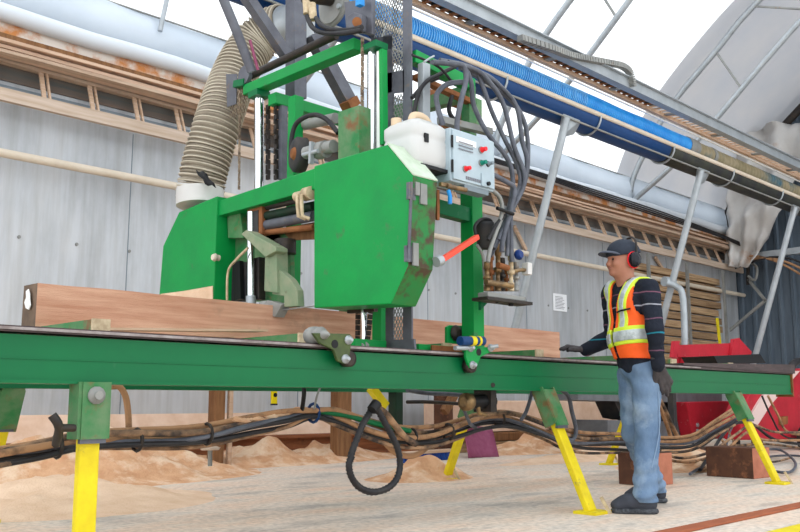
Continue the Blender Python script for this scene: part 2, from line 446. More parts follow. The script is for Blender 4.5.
offs = [(0, 0), (.11, .02), (.22, -.01), (.04, .055), (.15, .06), (.0, .11), (.12, .115), (.2, .075)]
wlab = ['front lowest', 'second of the lowest row', 'rear of the lowest row', 'front of the middle row', 'second of the middle row', 'front top', 'second of the top row', 'rear of the middle row']
for k, (dy, dz) in enumerate(offs):
    b = MB(); xs = [-2+.8*i for i in range(28)]
    ph = random.random()*6
    rows = []
    y0, z0 = YW-.32+dy, 4.13+dz
    pth = [Vector((x, y0+.012*math.sin(x*.9+ph), z0+.012*math.sin(x*.6+ph*2))) for x in xs]
    for i in range(len(pth)-1): b.bar(pth[i], pth[i+1], .095, .034)
    tag(part('plank', b, 'plank_pink' if k % 2 else 'plank_pale'), 'long thin dusty plank laid on the wall rack, ' + wlab[k], 'plank', 'planks on the wall rack')
p = MB().tube([(-2, YW-.2, 3.13), (20.1, YW-.2, 3.15)], .046, 12)
tag(part('wall_pipe', p, 'cream_pipe'), 'long cream pipe running level along the back wall below the ladder rack', 'pipe')
# cables laid above the rack on the right-hand run
for k in range(4):
    c = smooth_path([(8.0, YW-.42-.02*k, 4.44+.025*k), (11, YW-.44, 4.46+.02*k), (13.5, YW-.44, 4.40+.035*k), (16, YW-.46, 4.34+.04*k), (18.5, YW-.45, 4.30+.02*k), (19.8, YW-.6, 4.1+.03*k)], 5)
    tag(part('cable', MB().tube(c, .014, 6), 'black_rubber'), 'black cable running over the wall rack behind the worker', 'cable', 'cables over the wall rack')
tag(part('tie_rod', MB().cyl(PY(168, -6, 8.85), PY(160, 31, 8.85), .03, 8), 'galv'), 'thin pale tie rod rising above the wall skirt at upper left', 'rod')
# stacked lumber on the wall beyond the worker
for k in range(13):
    z = 1.15+.178*k; x0 = 15.35+random.uniform(-.15, .15); x1 = 19.0+random.uniform(-.1, .1)
    wd = ['topmost', 'second from the top', 'third from the top', 'fourth from the top', 'fifth from the top', 'sixth from the top', 'middle', 'sixth from the bottom', 'fifth from the bottom', 'fourth from the bottom', 'third from the bottom', 'second from the bottom', 'bottom'][12-k]
    b = MB().box((x0, YW-.12-random.uniform(0, .03), z), (x1, YW-.01, z+.14))
    tag(part('board', b, 'lumber' if k % 2 else 'lumber2', bevel=.006), 'brown board stacked against the wall behind the worker, '+wd+' of the stack', 'board', 'boards stacked at the far wall')
    b = MB()
t = thing('lumber_rack', (17, YW-.3, 0), 'grey steel rack posts holding the stacked boards at the far wall', 'rack')
for x in (15.6, 17.2, 18.9):
    part('post', MB().box((x-.03, YW-.31, 0), (x+.03, YW-.255, 3.6)), 'galv_dull', t)
    part('shelf_arm', MB().box((x-.03, YW-.31, 1.05), (x+.03, YW-.01, 1.14)), 'galv_dull', t)
s = PY(722, 345, 8.35); e = PY(717, 318, 8.35)
tag(part('strap', MB().bar(s+Vector((0, 0, -.6)), e, .10, .02, (0,1,0)), 'yellow'), 'short yellow strap hanging in front of the stacked boards', 'strap')
# notice sheet and hanging spirit level
a, b_ = PY(553, 293, YW-.012), PY(567, 312, YW-.012)
t = thing('paper_notice', (a.x, YW-.012, b_.z), 'white paper notice taped to the grey back wall left of the worker', 'notice')
part('sheet', MB().box((a.x, YW-.014, b_.z), (b_.x, YW-.008, a.z)), 'paper', t)
q = MB()
for k in range(9): q.box((a.x+.06, YW-.0165, a.z-.05-.026*k), (b_.x-.06-.08*random.random(), YW-.014, a.z-.058-.026*k))
part('print', q, 'ink', t)
a = PY(274, 386, 8.4)
t = thing('spirit_level', (a.x, 8.4, .5), 'yellow spirit level with round vial hanging under the far side of the green beam', 'level')
lv0, lv1 = PY(274, 404, 8.4), PY(274, 370, 8.4)
part('body', MB().bar(lv0, lv1, .075, .03, (0,1,0)), 'yellow_tag', t, bevel=.004)
c = PY(274.5, 395, 8.4); part('vial', MB().cyl(c+Vector((0, -.02, 0)), c+Vector((0, .02, 0)), .026, 16), 'black', t)
part('end_cap', MB().bar(lv0-Vector((0, 0, .015)), lv0+Vector((0, 0, .005)), .08, .034, (0,1,0)), 'machine_dark', t)

# ================================================================ LOW THINGS ALONG THE WALL
b = MB().add([(-2, 8.86, .27), (8.0, 8.86, .27), (8.0, 8.96, .55), (-2, 8.96, .55), (-2, 8.94, .2), (8, 8.94, .2), (8, 8.99, .55), (-2, 8.99, .55)],
             [(0,1,2,3), (5,4,7,6), (0,4,5,1), (1,5,6,2), (2,6,7,3), (3,7,4,0)])
tag(part('board', b, 'board_dust'), 'long dusty beige board leaning along the foot of the back wall at left', 'board')
t = thing('steel_beam', (4, 8.7, 0), 'rust-brown flanged beam lying on the floor along the back wall', 'beam')
part('web', MB().box((-2, 8.70, .03), (9.2, 8.74, .25)), 'rust_beam', t)
part('flange', MB().box((-2, 8.60, .25), (9.2, 8.82, .285)), 'rust_beam', t)
part('flange', MB().box((-2, 8.60, .0), (9.2, 8.82, .035)), 'rust_beam', t)
for k, (z0, z1, x0, x1, y0) in enumerate(((.0, .12, 8.9, 14.4, 8.0), (.13, .25, 9.0, 14.6, 8.05), (.26, .70, 9.0, 15.0, 8.1))):
    b = MB().box((x0, y0, z0), (x1, y0+.5, z1))
    tag(part('timber_slab', b, ['lumber', 'wood_post', 'board_dust'][k], bevel=.01),
        ['dark lowest timber slab of the pile on the floor by the back wall', 'thin middle timber slab in the pile under the wide pale slab', 'wide pale pink-beige timber slab on top of the pile by the back wall'][k], 'timber', 'timber slabs by the back wall')
plab = ['leftmost brown wooden post standing behind the green beam', 'brown square wooden post standing near the hose loop behind the green beam', 'dark wooden post standing behind the beam left of the small motor', 'narrow pale wooden post beside the leftmost brown post']
for k, (u0, u1) in enumerate(((210, 226), (330, 352), (434, 453), (228, 234))):
    yy = 7.8
    p0, p1 = PY(u0, 388, yy), PY(u1, 388, yy)
    p0 = p0*.65+p1*.35; b = MB().box((p0.x, yy, 0), (p1.x, yy+.13 if k != 3 else yy+.05, 1.05))
    tag(part('wooden_post', b, ['wood_post', 'wood_post', 'wood_block', 'wood_tan'][k], bevel=.008), plab[k], 'post', 'wooden posts behind the beam')
b = MB().bar(PY(458, 388, 7.7), PY(444, 412, 7.7), .10, .08, (0,1,0))
tag(part('wooden_brace', b, 'wood_post'), 'short slanted wooden brace against the dark post behind the beam', 'brace')
t = thing('timber_deck', (8, 7.9, 1.05), 'timber deck on wooden posts behind the green beam, carrying the leaning props', 'deck')
part('timber', MB().box((4.4, 7.78, 1.05), (9.6, 8.05, 1.17)), 'wood_post', t)
part('timber', MB().box((4.4, 6.22, 1.06), (15.0, 6.50, 1.17)), 'wood_post', t)
for x in (5.1, 6.8, 8.6): part('joist', MB().box((x, 6.5, 1.06), (x+.1, 7.78, 1.16)), 'wood_post', t)
for x in (11.2, 14.6): part('post', MB().box((x, 6.28, 0), (x+.14, 6.42, 1.06)), 'wood_post', t)

# purple shovel blade and blue brush on the floor
t = thing('shovel', (8.6, 7.3, 0), 'purple plastic scoop shovel standing against the sawdust below the motor', 'shovel')
a, b_, c, d = PY(463, 424, 7.35), PY(492, 428, 7.35), PY(499, 457, 7.1), PY(469, 458, 7.1)
rows = []
for i in range(9):
    s_ = i/8; row = []
    for j in range(7):
        q_ = j/6; p = (a*(1-s_)+b_*s_)*(1-q_)+(d*(1-s_)+c*s_)*q_
        p = p+Vector((0, .05*(1-(2*s_-1)**2)+(.02 if i % 2 else 0), 0)); row.append(p)
    rows.append(row)
part('scoop', MB().sheet(rows), 'maroon', t, solid=.015)
part('socket', MB().bar(PY(459, 424, 7.35), PY(478, 419, 7.35), .07, .12, (0,1,0)), 'maroon', t, bevel=.01)
part('handle', MB().cyl(PY(478, 421, 7.4), PY(470, 398, 8.0), .02, 8), 'wood_tan', t)
p0, p1 = PZ(402, 463), PZ(452, 459)
t = thing('push_broom', p0, 'blue-bristled push broom head lying on the floor behind the leaning yellow leg', 'broom')
b = MB()
d_ = (p1-p0)
for i in range(60):
    q_ = p0+d_*(i/59); r_ = random.uniform(-.02, .02)
    b.bar(q_+Vector((r_, -.05, .0)), q_+Vector((0, -.02, .09)), .028, .03)
    b.bar(q_+Vector((r_, .05, .0)), q_+Vector((0, .02, .09)), .028, .03)
part('bristles', b, 'blue_brush', t)
part('head', MB().bar(p0+Vector((0, 0, .105)), p1+Vector((0, 0, .105)), .10, .035), 'wood_tan', t, bevel=.005)

# sawdust
def mound(name, cx, cy, rx, ry, h, lab, m_='dust_orange', rot=0, rough=.5):
    rows = []; n = 34
    for i in range(n+1):
        row = []
        for j in range(n+1):
            s_, t_ = i/n*2-1, j/n*2-1
            r_ = math.sqrt(s_*s_+t_*t_)
            hh = h*max(0, math.cos(min(1, r_)*math.pi/2))**1.6
            x = s_*rx; y = t_*ry
            X_ = cx+x*math.cos(rot)-y*math.sin(rot); Y_ = cy+x*math.sin(rot)+y*math.cos(rot)
            nn = noise.noise(Vector((X_*2.1, Y_*2.1, 3)))*.6+noise.noise(Vector((X_*7, Y_*7, 1)))*.3
            z = hh*(1+rough*3*nn)
            row.append((X_, Y_, max(z-.006, -.006)))
        rows.append(row)
    o = part(name, MB().sheet(rows), m_); o['kind'] = 'stuff'; o['label'] = lab; o['category'] = 'sawdust'; return o
mound('sawdust_pile', 3.6, 7.6, 1.9, 1.0, .30, 'loose orange sawdust heaped along the wall beam at left')
mound('sawdust_pile', 6.2, 8.2, 2.2, .62, .20, 'low drift of sawdust against the rusty wall beam in the middle')
mound('sawdust_pile', 2.7, 6.0, 1.2, 1.0, .13, 'low sawdust heap on the floor at the left edge', 'dust')
c = PZ(420, 478); mound('sawdust_pile', c.x, c.y, .62, .45, .15, 'small cone of sawdust around the foot of the leaning yellow leg')
mound('sawdust_pile', 10.4, 7.5, 1.7, .6, .22, 'sawdust drift beside the purple shovel')
c = PZ(560, 478); mound('sawdust_pile', 9.4, 6.1, 2.0, .4, .10, 'sawdust drift under the bed behind the worker', 'dust')
mound('sawdust_pile', 8.9, 4.6, 1.1, .7, .16, 'sawdust heap under the tangled cables beside the big wooden block')

# floor strip, yellow line
b = MB().box((3.2, 2.32, 0), (9.5, 2.43, .012)); tag(part('wood_strip', b, 'plank_red', bevel=.004), 'reddish wooden strip laid on the floor at the lower right corner', 'strip')
b = MB().box((3.4, 1.88, .001), (9, 2.03, .004)); struct(part('trim_7', b, 'yellow'))
# ================================================================ SAWMILL BED
YB = 3.45
bed = thing('sawmill_bed', (4.4, 4.1, 0), 'long green steel sawmill track bed on yellow legs across the whole hall', 'sawmill bed')
b = MB()
b.prism([(-.6, YB, .755), (-.6, YB+.12, .755), (-.6, YB+.12, .94), (-.6, YB, .94)], (9.42, 0, 0))
b.box((-.6, YB-.012, .752), (8.82, YB+.13, .766)); b.box((-.6, YB-.004, .845), (8.82, YB, .849))
part('main_beam', b, 'green_dark', bed)
part('end_plate', MB().box((8.82, YB-.02, .73), (8.835, YB+.15, .965)), 'rust', bed)
part('rail', MB().box((-.6, YB-.02, .948), (8.84, YB+.16, .972)), 'rail_steel', bed)
part('rail_edge', MB().box((-.6, YB-.032, .955), (6.9, YB-.02, .966)), 'edge_steel', bed)
part('rail_cover', MB().prism([(6.6, YB-.035, .975), (8.86, YB-.035, .955), (8.86, YB-.035, 1.045), (6.6, YB-.035, .99)], (0, .2, 0)), 'rail_steel', bed)
part('far_beam', MB().box((-.6, 4.95, .755), (8.82, 5.07, .94)), 'green_dark', bed)
part('far_rail', MB().box((-.6, 4.93, .948), (8.82, 5.09, .972)), 'rail_steel', bed)
for x in (1.76, 2.89, 4.0, 4.95, 6.0, 6.83, 7.9):
    bb = MB(); bb.prism([(x-.04, YB+.17, .93), (x+.04, YB+.17, .93), (x+.04, YB+.17, 1.035), (x-.04, YB+.17, 1.035)], (0, 1.3, 0))
    c = part('cross_member', bb, 'green_worn', bed)
    part('end_cap', MB().prism([(x-.041, YB+.166, .985), (x+.041, YB+.166, .985), (x+.041, YB+.166, 1.038), (x-.041, YB+.166, 1.038)], (0, .015, 0)), 'beige_fit', c)
def leg(px, side, vertical=False):
    """side -1: camera side, +1: wall side"""
    y0 = YB+.02 if side < 0 else 5.02
    out = (0.01 if vertical else .34)*side
    top = Vector((px, y0, .76)); foot = Vector((px, y0+out, .0)); ax = (foot-top)
    br = MB()
    q = top+ax*.30
    w = .062
    for sx in (-w, w): br.bar(top+Vector((sx, 0, .0)), q+Vector((sx, 0, 0)), .014, .09, ax.cross(Vector((1, 0, 0))))
    br.bar(top+Vector((0, .04, 0)), q+Vector((0, .04, 0)), 2*w, .014, ax.cross(Vector((1, 0, 0))))
    if vertical:
        br.bar(top+Vector((0, -.045, .0)), q+Vector((0, -.045, 0)), .11, .014, ax.cross(Vector((1, 0, 0))))
    else: br.bar(top+Vector((0, -.045, .0)), q+Vector((0, -.045, 0)), 2*w, .014, ax.cross(Vector((1, 0, 0))))
    L_ = MB(); a0 = top+ax*.12; L_.bar(a0, foot+Vector((0, 0, .01)), .085, .045, ax.cross(Vector((1, 0, 0))))
    lg = part('leg', L_, 'yellow', bed, bevel=.008)
    part('bracket', br, 'green_worn', lg)
    if vertical: part('pivot_bolt', MB().lathe(top+ax*.07+Vector((0, -.052, 0)), (0, -1, 0), [(0, .036), (.012, .036), (.012, .018), (.03, .018)], 12), 'galv_dull', lg)
    part('foot_plate', MB().box((px-.09, y0+out-.09, 0), (px+.09, y0+out+.07, .018)), 'yellow', lg)
    part('foot_pin', MB().bar(foot+Vector((.04, -.05, .1)), foot+Vector((.06, -.10, 0)), .02, .02), 'beige_fit', lg)
    part('cable_tie', MB().bar(top+ax*.31+Vector((-.055, -.035, 0)), top+ax*.31+Vector((.055, -.035, 0)), .02, .02), 'grey_steel', lg)
for px in (1.655, 4.77, 7.58): leg(px, -1, px < 2)
for px in (1.93, 5.9, 8.55): leg(px, 1)
part('jack_leg', MB().box((4.87, 4.95, .35), (4.95, 5.04, .76)), 'green_deep', bed, bevel=.006)
a, b_ = PY(371, 388, 4.2), PY(385, 406, 4.2)
part('yellow_brace', MB().bar(a, b_, .05, .05), 'yellow', bed)

# log on the bed
p0 = PX(35, 286, 1.745); y0 = 4.30
b = MB(); n = 26; rows = []
x0, x1 = 1.75, 6.17
vs = []; fs = []
for i in range(n+1):
    x = x0+(x1-x0)*i/n
    j_ = lambda a: .006*noise.noise(Vector((x*3, a, 1)))
    vs += [(x, y0+j_(1), 1.048+j_(2)), (x, y0+.17, 1.048), (x, y0+.17+j_(5), 1.262), (x, y0+j_(3), 1.262+j_(4))]
for i in range(n):
    for k in range(4): fs.append((4*i+k, 4*i+(k+1) % 4, 4*i+4+(k+1) % 4, 4*i+4+k)[::-1])
b.add(vs, fs); b.add(vs[:4], [(0,1,2,3)], mi=1); b.add(vs[-4:], [(3,2,1,0)], mi=0)
lg = part('timber_cant', b, ['log_face', 'log_end'])
tag(lg, 'long squared pink-brown timber cant lying on the green sawmill bed', 'log')
c = PX(29, 300, 1.742)
tg = MB(); ring = [(0, .055), (.028, .045), (.02, .015), (.038, -.01), (.015, -.04), (-.02, -.05), (-.04, -.03), (-.028, -.005), (-.02, .03)]
tg.prism([(1.738, c.y+u, c.z+v) for u, v in ring], (-.004, 0, 0)); part('paper_tag', tg, 'white', lg)
# the thin cut board lying ahead of the blade at the log's foot
tag(part('cut_board', MB().bar(PY(70, 329, 4.12), PY(262, 331, 4.12), .12, .012, (0,0,1)), 'wood_tan'), 'thin sawn board lying along the foot of the timber cant', 'board')

# ================================================================ SAW CARRIAGE
XF = 3.20
cr = thing('saw_carriage', (3.6, 4.3, .97), 'tall green gantry bandsaw head with twin wheel boxes straddling the sawmill bed', 'sawmill')
# near band-wheel box
pts = [PX(*p, XF) for p in ((314, 166), (387, 144.5), (413, 176), (408, 266), (391, 304), (314, 308))]
nb0 = MB().prism(pts, (.19, 0, 0))
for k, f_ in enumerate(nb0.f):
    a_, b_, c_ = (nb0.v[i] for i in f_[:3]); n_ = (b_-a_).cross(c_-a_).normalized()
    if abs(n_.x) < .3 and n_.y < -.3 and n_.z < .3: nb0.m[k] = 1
near = part('wheel_guard', nb0, ['green', 'green_scuffed'], cr, bevel=.006)
hg = MB(); e0 = PX(411.5, 182, XF-.006); e1 = PX(408.5, 262, XF-.006)
hg.cyl(e0, e1, .009, 8); hg.bar(PX(411, 183, XF), PX(411, 200, XF), .02, .05); hg.bar(PX(408, 246, XF), PX(408, 262, XF), .02, .04)
part('hinge', hg, 'grey_steel', near)
la = PX(411, 180, XF); part('latch', MB().bar((XF+.08, la.y-.012, la.z-.01), (XF+.08, la.y-.012, la.z-.12), .05, .012, (0,1,0)).bar((XF+.03, la.y-.016, la.z-.01), (XF+.03, la.y-.016, la.z-.08), .03, .012, (0,1,0)), 'galv_dull', near)
lb = PX(408, 250, XF); part('latch', MB().bar((XF+.04, lb.y-.014, lb.z+.04), (XF+.04, lb.y-.014, lb.z-.08), .04, .012, (0,1,0)), 'galv_dull', near)
# pale dusty sloping lid on the near box
tp = [PX(387, 144.5, XF), PX(413, 176, XF)]
part('sloping_lid', MB().prism([tp[0]+Vector((0, 0, .004)), tp[1]+Vector((0, 0, .004)), tp[1]+Vector((.19, 0, .004)), tp[0]+Vector((.19, 0, .004))], (0, -.004, .006)), 'lid_dust', near)
# far band-wheel box
pts = [PX(*p, XF) for p in ((217, 196), (179, 212), (163, 246), (159, 296), (159.5, 306), (213, 311))]
far = part('wheel_guard', MB().prism(pts, (.19, 0, 0)), 'green', cr, bevel=.006)
du = MB().prism([PX(*p, XF-.003) for p in ((161, 294), (184, 291), (213, 286), (213, 302), (162, 302))], (-.004, 0, 0))
part('dust_cake', du, 'dust', far)
part('vent_collar', MB().cyl(PX(200, 206, XF+.12), PX(200, 190, XF+.12), .17, 20), 'plastic_white', far)
# cross arm
pts = [PX(*p, XF+.02) for p in ((218, 201), (315, 168), (315, 189), (218, 216))]
part('cross_arm', MB().prism(pts, (.12, 0, 0)), 'green', cr, bevel=.005)
# rear carriage panel between the boxes
pts = [PX(*p, XF+.16) for p in ((217, 214), (262, 205), (290, 240), (292, 303), (217, 300))]
part('inner_panel', MB().prism(pts, (.03, 0, 0)), 'green_worn', cr)
pts = [PX(*p, XF+.14) for p in ((217, 260), (246, 262), (246, 302), (217, 300))]
part('lower_panel', MB().prism(pts, (.015, 0, 0)), 'machine_dark', cr)
pts = [PX(*p, XF+.10) for p in ((240, 205), (246, 203), (246, 232), (240, 232))]
part('bracket_plate', MB().prism([PX(*p, XF+.08) for p in ((227, 214), (240, 211), (243, 238), (228, 238))], (.05, 0, 0)), 'green_worn', cr, bevel=.003)
part('bracket_plate', MB().prism([PX(*p, XF+.06) for p in ((247, 208), (262, 204), (262, 234), (248, 238))], (.06, 0, 0)), 'rust', cr, bevel=.003)
part('dark_slot', MB().prism([PX(*p, XF+.055) for p in ((251, 212), (258, 210), (258, 232), (251, 234))], (.03, 0, 0)), 'machine_dark', cr)
# rods and tubes under the cross arm
for k, (a, b_, r_, m_) in enumerate((((262, 208), (300, 200), .022, 'dark_metal'), ((262, 217), (314, 206), .03, 'green_deep'), ((262, 226), (314, 216), .033, 'grey_steel'), ((262, 233), (314, 227), .02, 'rust'))):
    part('cross_rod', MB().cyl(PX(*a, XF+.10), PX(*b_, XF+.10), r_, 12), m_, cr)
part('brown_plate', MB().prism([PX(*p, XF+.16) for p in ((262, 232), (315, 222), (315, 239), (268, 241))], (.02, 0, 0)), 'wood_post', cr)  # plain brown plate behind the cross rods
# small cylinder with two pale hose fittings
part('lift_cylinder', MB().lathe(PX(296, 197, XF+.02), Vector((0, -1, 0)), [(0, .03), (.09, .03), (.09, .042), (.15, .042)], 14), 'beige_fit', cr)
for u in (297.5, 301.5):
    part('hose_fitting', MB().tube([PX(u, 195, XF-.03), PX(u, 205, XF-.04), PX(u+1, 216, XF-.03), PX(u+8, 219, XF)], .012, 8), 'beige_fit', cr)
# left guide arm: slanted plate, post and curved gusset
part('guide_arm', MB().prism([PX(*p, XF-.05) for p in ((241, 234), (246, 230), (276, 247), (276, 251), (265, 257))], (.09, 0, 0)), 'green_pale', cr, bevel=.004)
part('guide_post', MB().prism([PX(*p, XF-.02) for p in ((265, 255), (276, 250), (277, 293), (264, 291))], (.09, 0, 0)), 'green_pale', cr, bevel=.004)
part('guide_gusset', MB().prism([PX(*p, XF) for p in ((276, 267), (290, 279), (297, 290), (298, 306), (284, 307), (284, 296), (272, 294))], (.05, 0, 0)), 'green_pale', cr, bevel=.003)
part('guide_roller', MB().lathe(PX(257, 307, XF+.0), PX(268, 306, XF)-PX(257, 307, XF), [(0, .012), (.06, .014), (.06, .035), (.12, .035), (.12, .022), (.15, .022)], 16), 'galv_dull', cr)
part('guide_block', MB().prism([PX(*p, XF-.02) for p in ((267, 300), (282, 304), (275, 317), (266, 315))], (.07, 0, 0)), 'galv_dull', cr, bevel=.004)
part('lift_shaft', MB().cyl(PX(251, 212, XF+.05), PX(251, 296, XF+.05), .025, 14), 'chrome', cr)
part('shaft_clamp', MB().cyl(PX(251, 296, XF+.05), PX(251, 304, XF+.05), .033, 14), 'galv', cr)
part('lube_line', MB().tube(smooth_path([PX(248, 248, XF-.02), PX(236, 260, XF-.02), PX(228, 272, XF-.02), PX(227, 300, XF)], 5), .009, 6), 'beige_fit', cr)
part('pull_knob', MB().lathe(PX(219, 258, XF-.01), (-1, 0, 0), [(0, .02), (.03, .02), (.03, .028), (.05, .02)], 12), 'cream_pipe', cr)
part('dark_column', MB().bar(PX(238, 262, XF+.12), PX(239, 300, XF+.12), .08, .03), 'black', cr)
part('dark_column', MB().bar(PX(260, 258, XF+.10), PX(260, 300, XF+.10), .05, .05), 'dark_metal', cr)
part('saw_blade', MB().bar(PX(268, 312, XF+.02), PX(330, 304, XF+.02), .03, .003, (0,0,1)), 'galv', cr)
part('band_wheel_hub', MB().cyl(PX(285, 240, XF+.12), PX(285, 254, XF+.12), .07, 16), 'dark_metal', cr)

# portal frame
XN, XR, YN, YFAR, ZT = 3.45, 4.13, 3.52, 4.88, 2.70
def post(x, y, z0, z1, w=.10, m_='green', nm='post'): return part(nm, MB().box((x-w/2, y-w/2, z0), (x+w/2, y+w/2, z1)), m_, cr, bevel=.004)
pf = MB(); a = PX(296, 100, XN+.05); post(XN+.05, a.y, 1.0, a.z+.02, .075)
post(3.68, 3.87, .99, 2.70, .08)
post(XR, YN, .99, 2.25, .10)
post(XR+.02, YN+.03, 2.2, 2.66, .07, 'green_worn')
post(XR+.05, 4.75, 1.0, 2.75, .09, 'green_worn')
# top beams
A = PX(248, 91.5, XN); B_ = PX(359, 45, XN)
part('top_beam', MB().bar(A, B_, .09, .075), 'green', cr, bevel=.006)
part('beam_lug', MB().bar(PX(240, 86, XN), PX(250, 84, XN), .12, .05), 'green_dark', cr)
part('beam_end', MB().bar(A, A+Vector((0, .012, 0)), .07, .07), 'rust', cr)
part('top_shaft', MB().cyl(PX(250, 76, XN), PX(336, 35, XN), .028, 14), 'dark_metal', cr)
part('side_beam', MB().bar(PX(272, 96, XN)+Vector((0, 0, -.02)), (5.05, PX(272, 96, XN).y, PX(272, 96, XN).z-.02), .09, .08), 'green', cr, bevel=.004)
cN = PY(407, 56, YN)
part('side_beam', MB().bar((3.60, YN, 2.74), (XR+.02, YN, 2.70), .06, .08), 'green', cr, bevel=.004)
part('side_beam', MB().bar((3.62, YN, 2.62), (XR+.02, YN, 2.585), .05, .03), 'rust', cr)
part('rear_beam', MB().bar((XR+.02, YN, 2.66), (XR+.05, 4.8, 2.72), .07, .09), 'green_worn', cr)
part('rear_beam', MB().bar((XR+.02, YN, 2.46), (XR+.05, 4.8, 2.50), .06, .06), 'rust', cr)
part('side_beam', MB().bar(PY(435, 207, YN), PY(472, 217, YN), .07, .09), 'green_dark', cr, bevel=.004)
part('mast_channel', MB().bar(PY(424, 64, YN-.05), PY(424, 125, YN-.05), .05, .06, (1,0,0)), 'galv', cr, bevel=.004)
part('brown_strut', MB().bar(PY(463, 92, 3.9), PY(463, 128, 3.9), .06, .06, (1,0,0)), 'wood_post', cr)
part('brown_strut', MB().bar(PY(476, 100, 3.9), PY(476, 130, 3.9), .06, .06, (1,0,0)), 'green_worn', cr)
part('brown_strut', MB().bar(PY(424, 92, 3.9), PY(470, 108, 3.9), .05, .05), 'rust', cr)
# guide columns, chromed
part('guide_column', MB().cyl(PX(259, 97, XN), PX(259, 215, XN), .034, 18), 'chrome', cr)
part('guide_column', MB().cyl(PX(372, 50, XN), PX(372, 150, XN), .030, 18), 'chrome', cr)
part('guide_column', MB().cyl(PX(379.5, 52, XN), PX(379.5, 150, XN), .018, 14), 'white', cr)
part('column_cap', MB().bar(PX(259, 92, XN), PX(259, 98, XN), .11, .11, (1,0,0)), 'green_dark', cr)
part('column_cap', MB().bar(PX(374, 45, XN), PX(374, 51, XN), .14, .10, (1,0,0)), 'green_dark', cr)
part('column_strip', MB().bar(PX(383, 50, XN), PX(384, 145, XN), .03, .04), 'green', cr)
part('lift_chain', chain(MB(), PX(362.5, 38, XN-.05), PX(362, 150, XN-.05)), 'chain', cr)
part('lift_chain', chain(MB(), PX(240, 90, XN-.05), PX(239, 190, XN-.05), .03, .018), 'chain', cr)
part('chain_sprocket', MB().lathe(PX(247, 76, XN-.02), (-1, 0, 0), [(0, .07), (.03, .07)], 18), 'grey_steel', cr)
for u in (268, 276):
    part('drag_chain', chain(MB(), PX(u, 105, XN+.04), PX(u, 180, XN+.04), .035, .035), 'dark_metal', cr)
part('guard_strip', MB().bar(PX(283, 106, XN+.08), PX(283, 180, XN+.08), .04, .05), 'grey_steel', cr)
mg = MB(); mesh_panel(mg, PX(246, 112, XN-.02), (0, 1, 0), (0, 0, 1), .20, .28, .03, .004)
part('mesh_guard', mg, 'chain', cr)
part('guard_plate', MB().prism([PX(*p, XN-.03) for p in ((226, 74), (237, 74), (236, 104), (227, 107))], (.004, 0, 0)), 'grey_steel', cr)
# worn green panel behind the near box
part('worn_panel', MB().prism([PX(*p, XN-.12) for p in ((338, 112), (359, 105), (359, 165), (338, 172))], (.10, 0, 0)), 'green_worn', cr, bevel=.003)
# blade-tension wheel and clamp
wc = PX(300, 155, XN-.05)
wh = part('tension_wheel', MB().lathe(wc, (-1, .35, 0), [(-.03, .05), (-.03, .115), (.03, .115), (.045, .10), (.045, .05)], 24), 'machine_dark', cr)
part('wheel_hub', MB().lathe(wc+Vector((-.045, .0, 0)), (-1, .35, 0), [(0, .045), (.02, .03)], 16), 'rust', wh)
part('tension_cylinder', MB().cyl(PX(306, 153, XN-.1), PX(334, 146, XN-.1), .04, 14).cyl(PX(318, 151, XN-.1), PX(326, 149, XN-.1), .055, 14), 'galv_dull', cr)
part('clamp', MB().bar(PX(312, 142, XN-.16), PX(311, 164, XN-.16), .02, .03).cyl(PX(303, 155, XN-.16), PX(318, 151, XN-.16), .014, 8), 'galv', cr)
part('air_pipe', MB().cyl(PX(300, 126, XN+.1), PX(336, 118, XN+.1), .035, 12), 'galv_dull', cr)
part('hose', MB().tube(smooth_path([PX(293, 165, XN-.05), PX(291, 145, XN-.05), PX(296, 124, XN-.05), PX(312, 115, XN-.05), PX(326, 119, XN-.05), PX(338, 133, XN-.05)], 6), .016, 8), 'black_rubber', cr)
# grey masts and braces above
YM = 4.75
part('mast', MB().bar(PY(296, 99, YM), PY(296, -14, YM), .11, .11, (1,0,0)), 'grey_steel', cr, bevel=.005)
part('brace', MB().bar(PY(246, -4, YM-.05), PY(286, 55, YM-.05), .07, .07, (0,1,0)), 'grey_steel', cr)
part('brace', MB().bar(PY(312, 35, YM-.05), PY(351, 107, YM-.05), .10, .09, (0,1,0)), 'grey_steel', cr)
part('brace_foot', MB().bar(PY(348, 100, YM-.1), PY(352, 108, YM-.1), .11, .10, (0,1,0)), 'rust', cr)
part('hanging_pipe', MB().tube(smooth_path([PY(222, -4, YM-.25), PY(238, 35, YM-.25), PY(252, 72, YM-.25)], 5), .032, 10), 'grey_steel', cr)
part('wiring_tube', MB().tube([PY(250, 40, YM-.3), PY(258, 70, YM-.3)], .01, 6), 'maroon', cr)
# drive disc, motor and fittings at the top
dc = PX(335, 2, XN+.1)
ds = part('drive_disc', MB().lathe(dc, (-1, .1, 0), [(0, .17), (.015, .17), (.015, .15), (.03, .15)], 32), 'galv_dull', cr)
part('hydraulic_motor', MB().cyl(dc+Vector((-.03, 0, .02)), dc+Vector((-.22, .06, .0)), .055, 18), 'dark_metal', ds)
part('disc_bolt', MB().cyl(dc+Vector((-.02, -.1, -.08)), dc+Vector((-.06, -.1, -.08)), .018, 8), 'galv', ds)
for (u, v) in ((306, 4), (312, 10)):
    part('hose_fitting', MB().tube([PX(u, v-6, XN-.1), PX(u+1, v+4, XN-.1), PX(u+1, v+10, XN-.1)], .026, 10), 'beige_fit', cr)
part('hose', MB().tube(smooth_path([PX(307, 16, XN-.12), PX(313, 28, XN-.14), PX(325, 33, XN-.14), PX(345, 33, XN-.14), PX(362, 30, XN-.1)], 6), .016, 8), 'black_rubber', cr)
part('hose', MB().tube(smooth_path([PX(316, 18, XN-.12), PX(322, 26, XN-.14), PX(335, 30, XN-.14), PX(350, 30, XN-.1), PX(362, 27, XN-.1)], 6), .016, 8), 'black_rubber', cr)
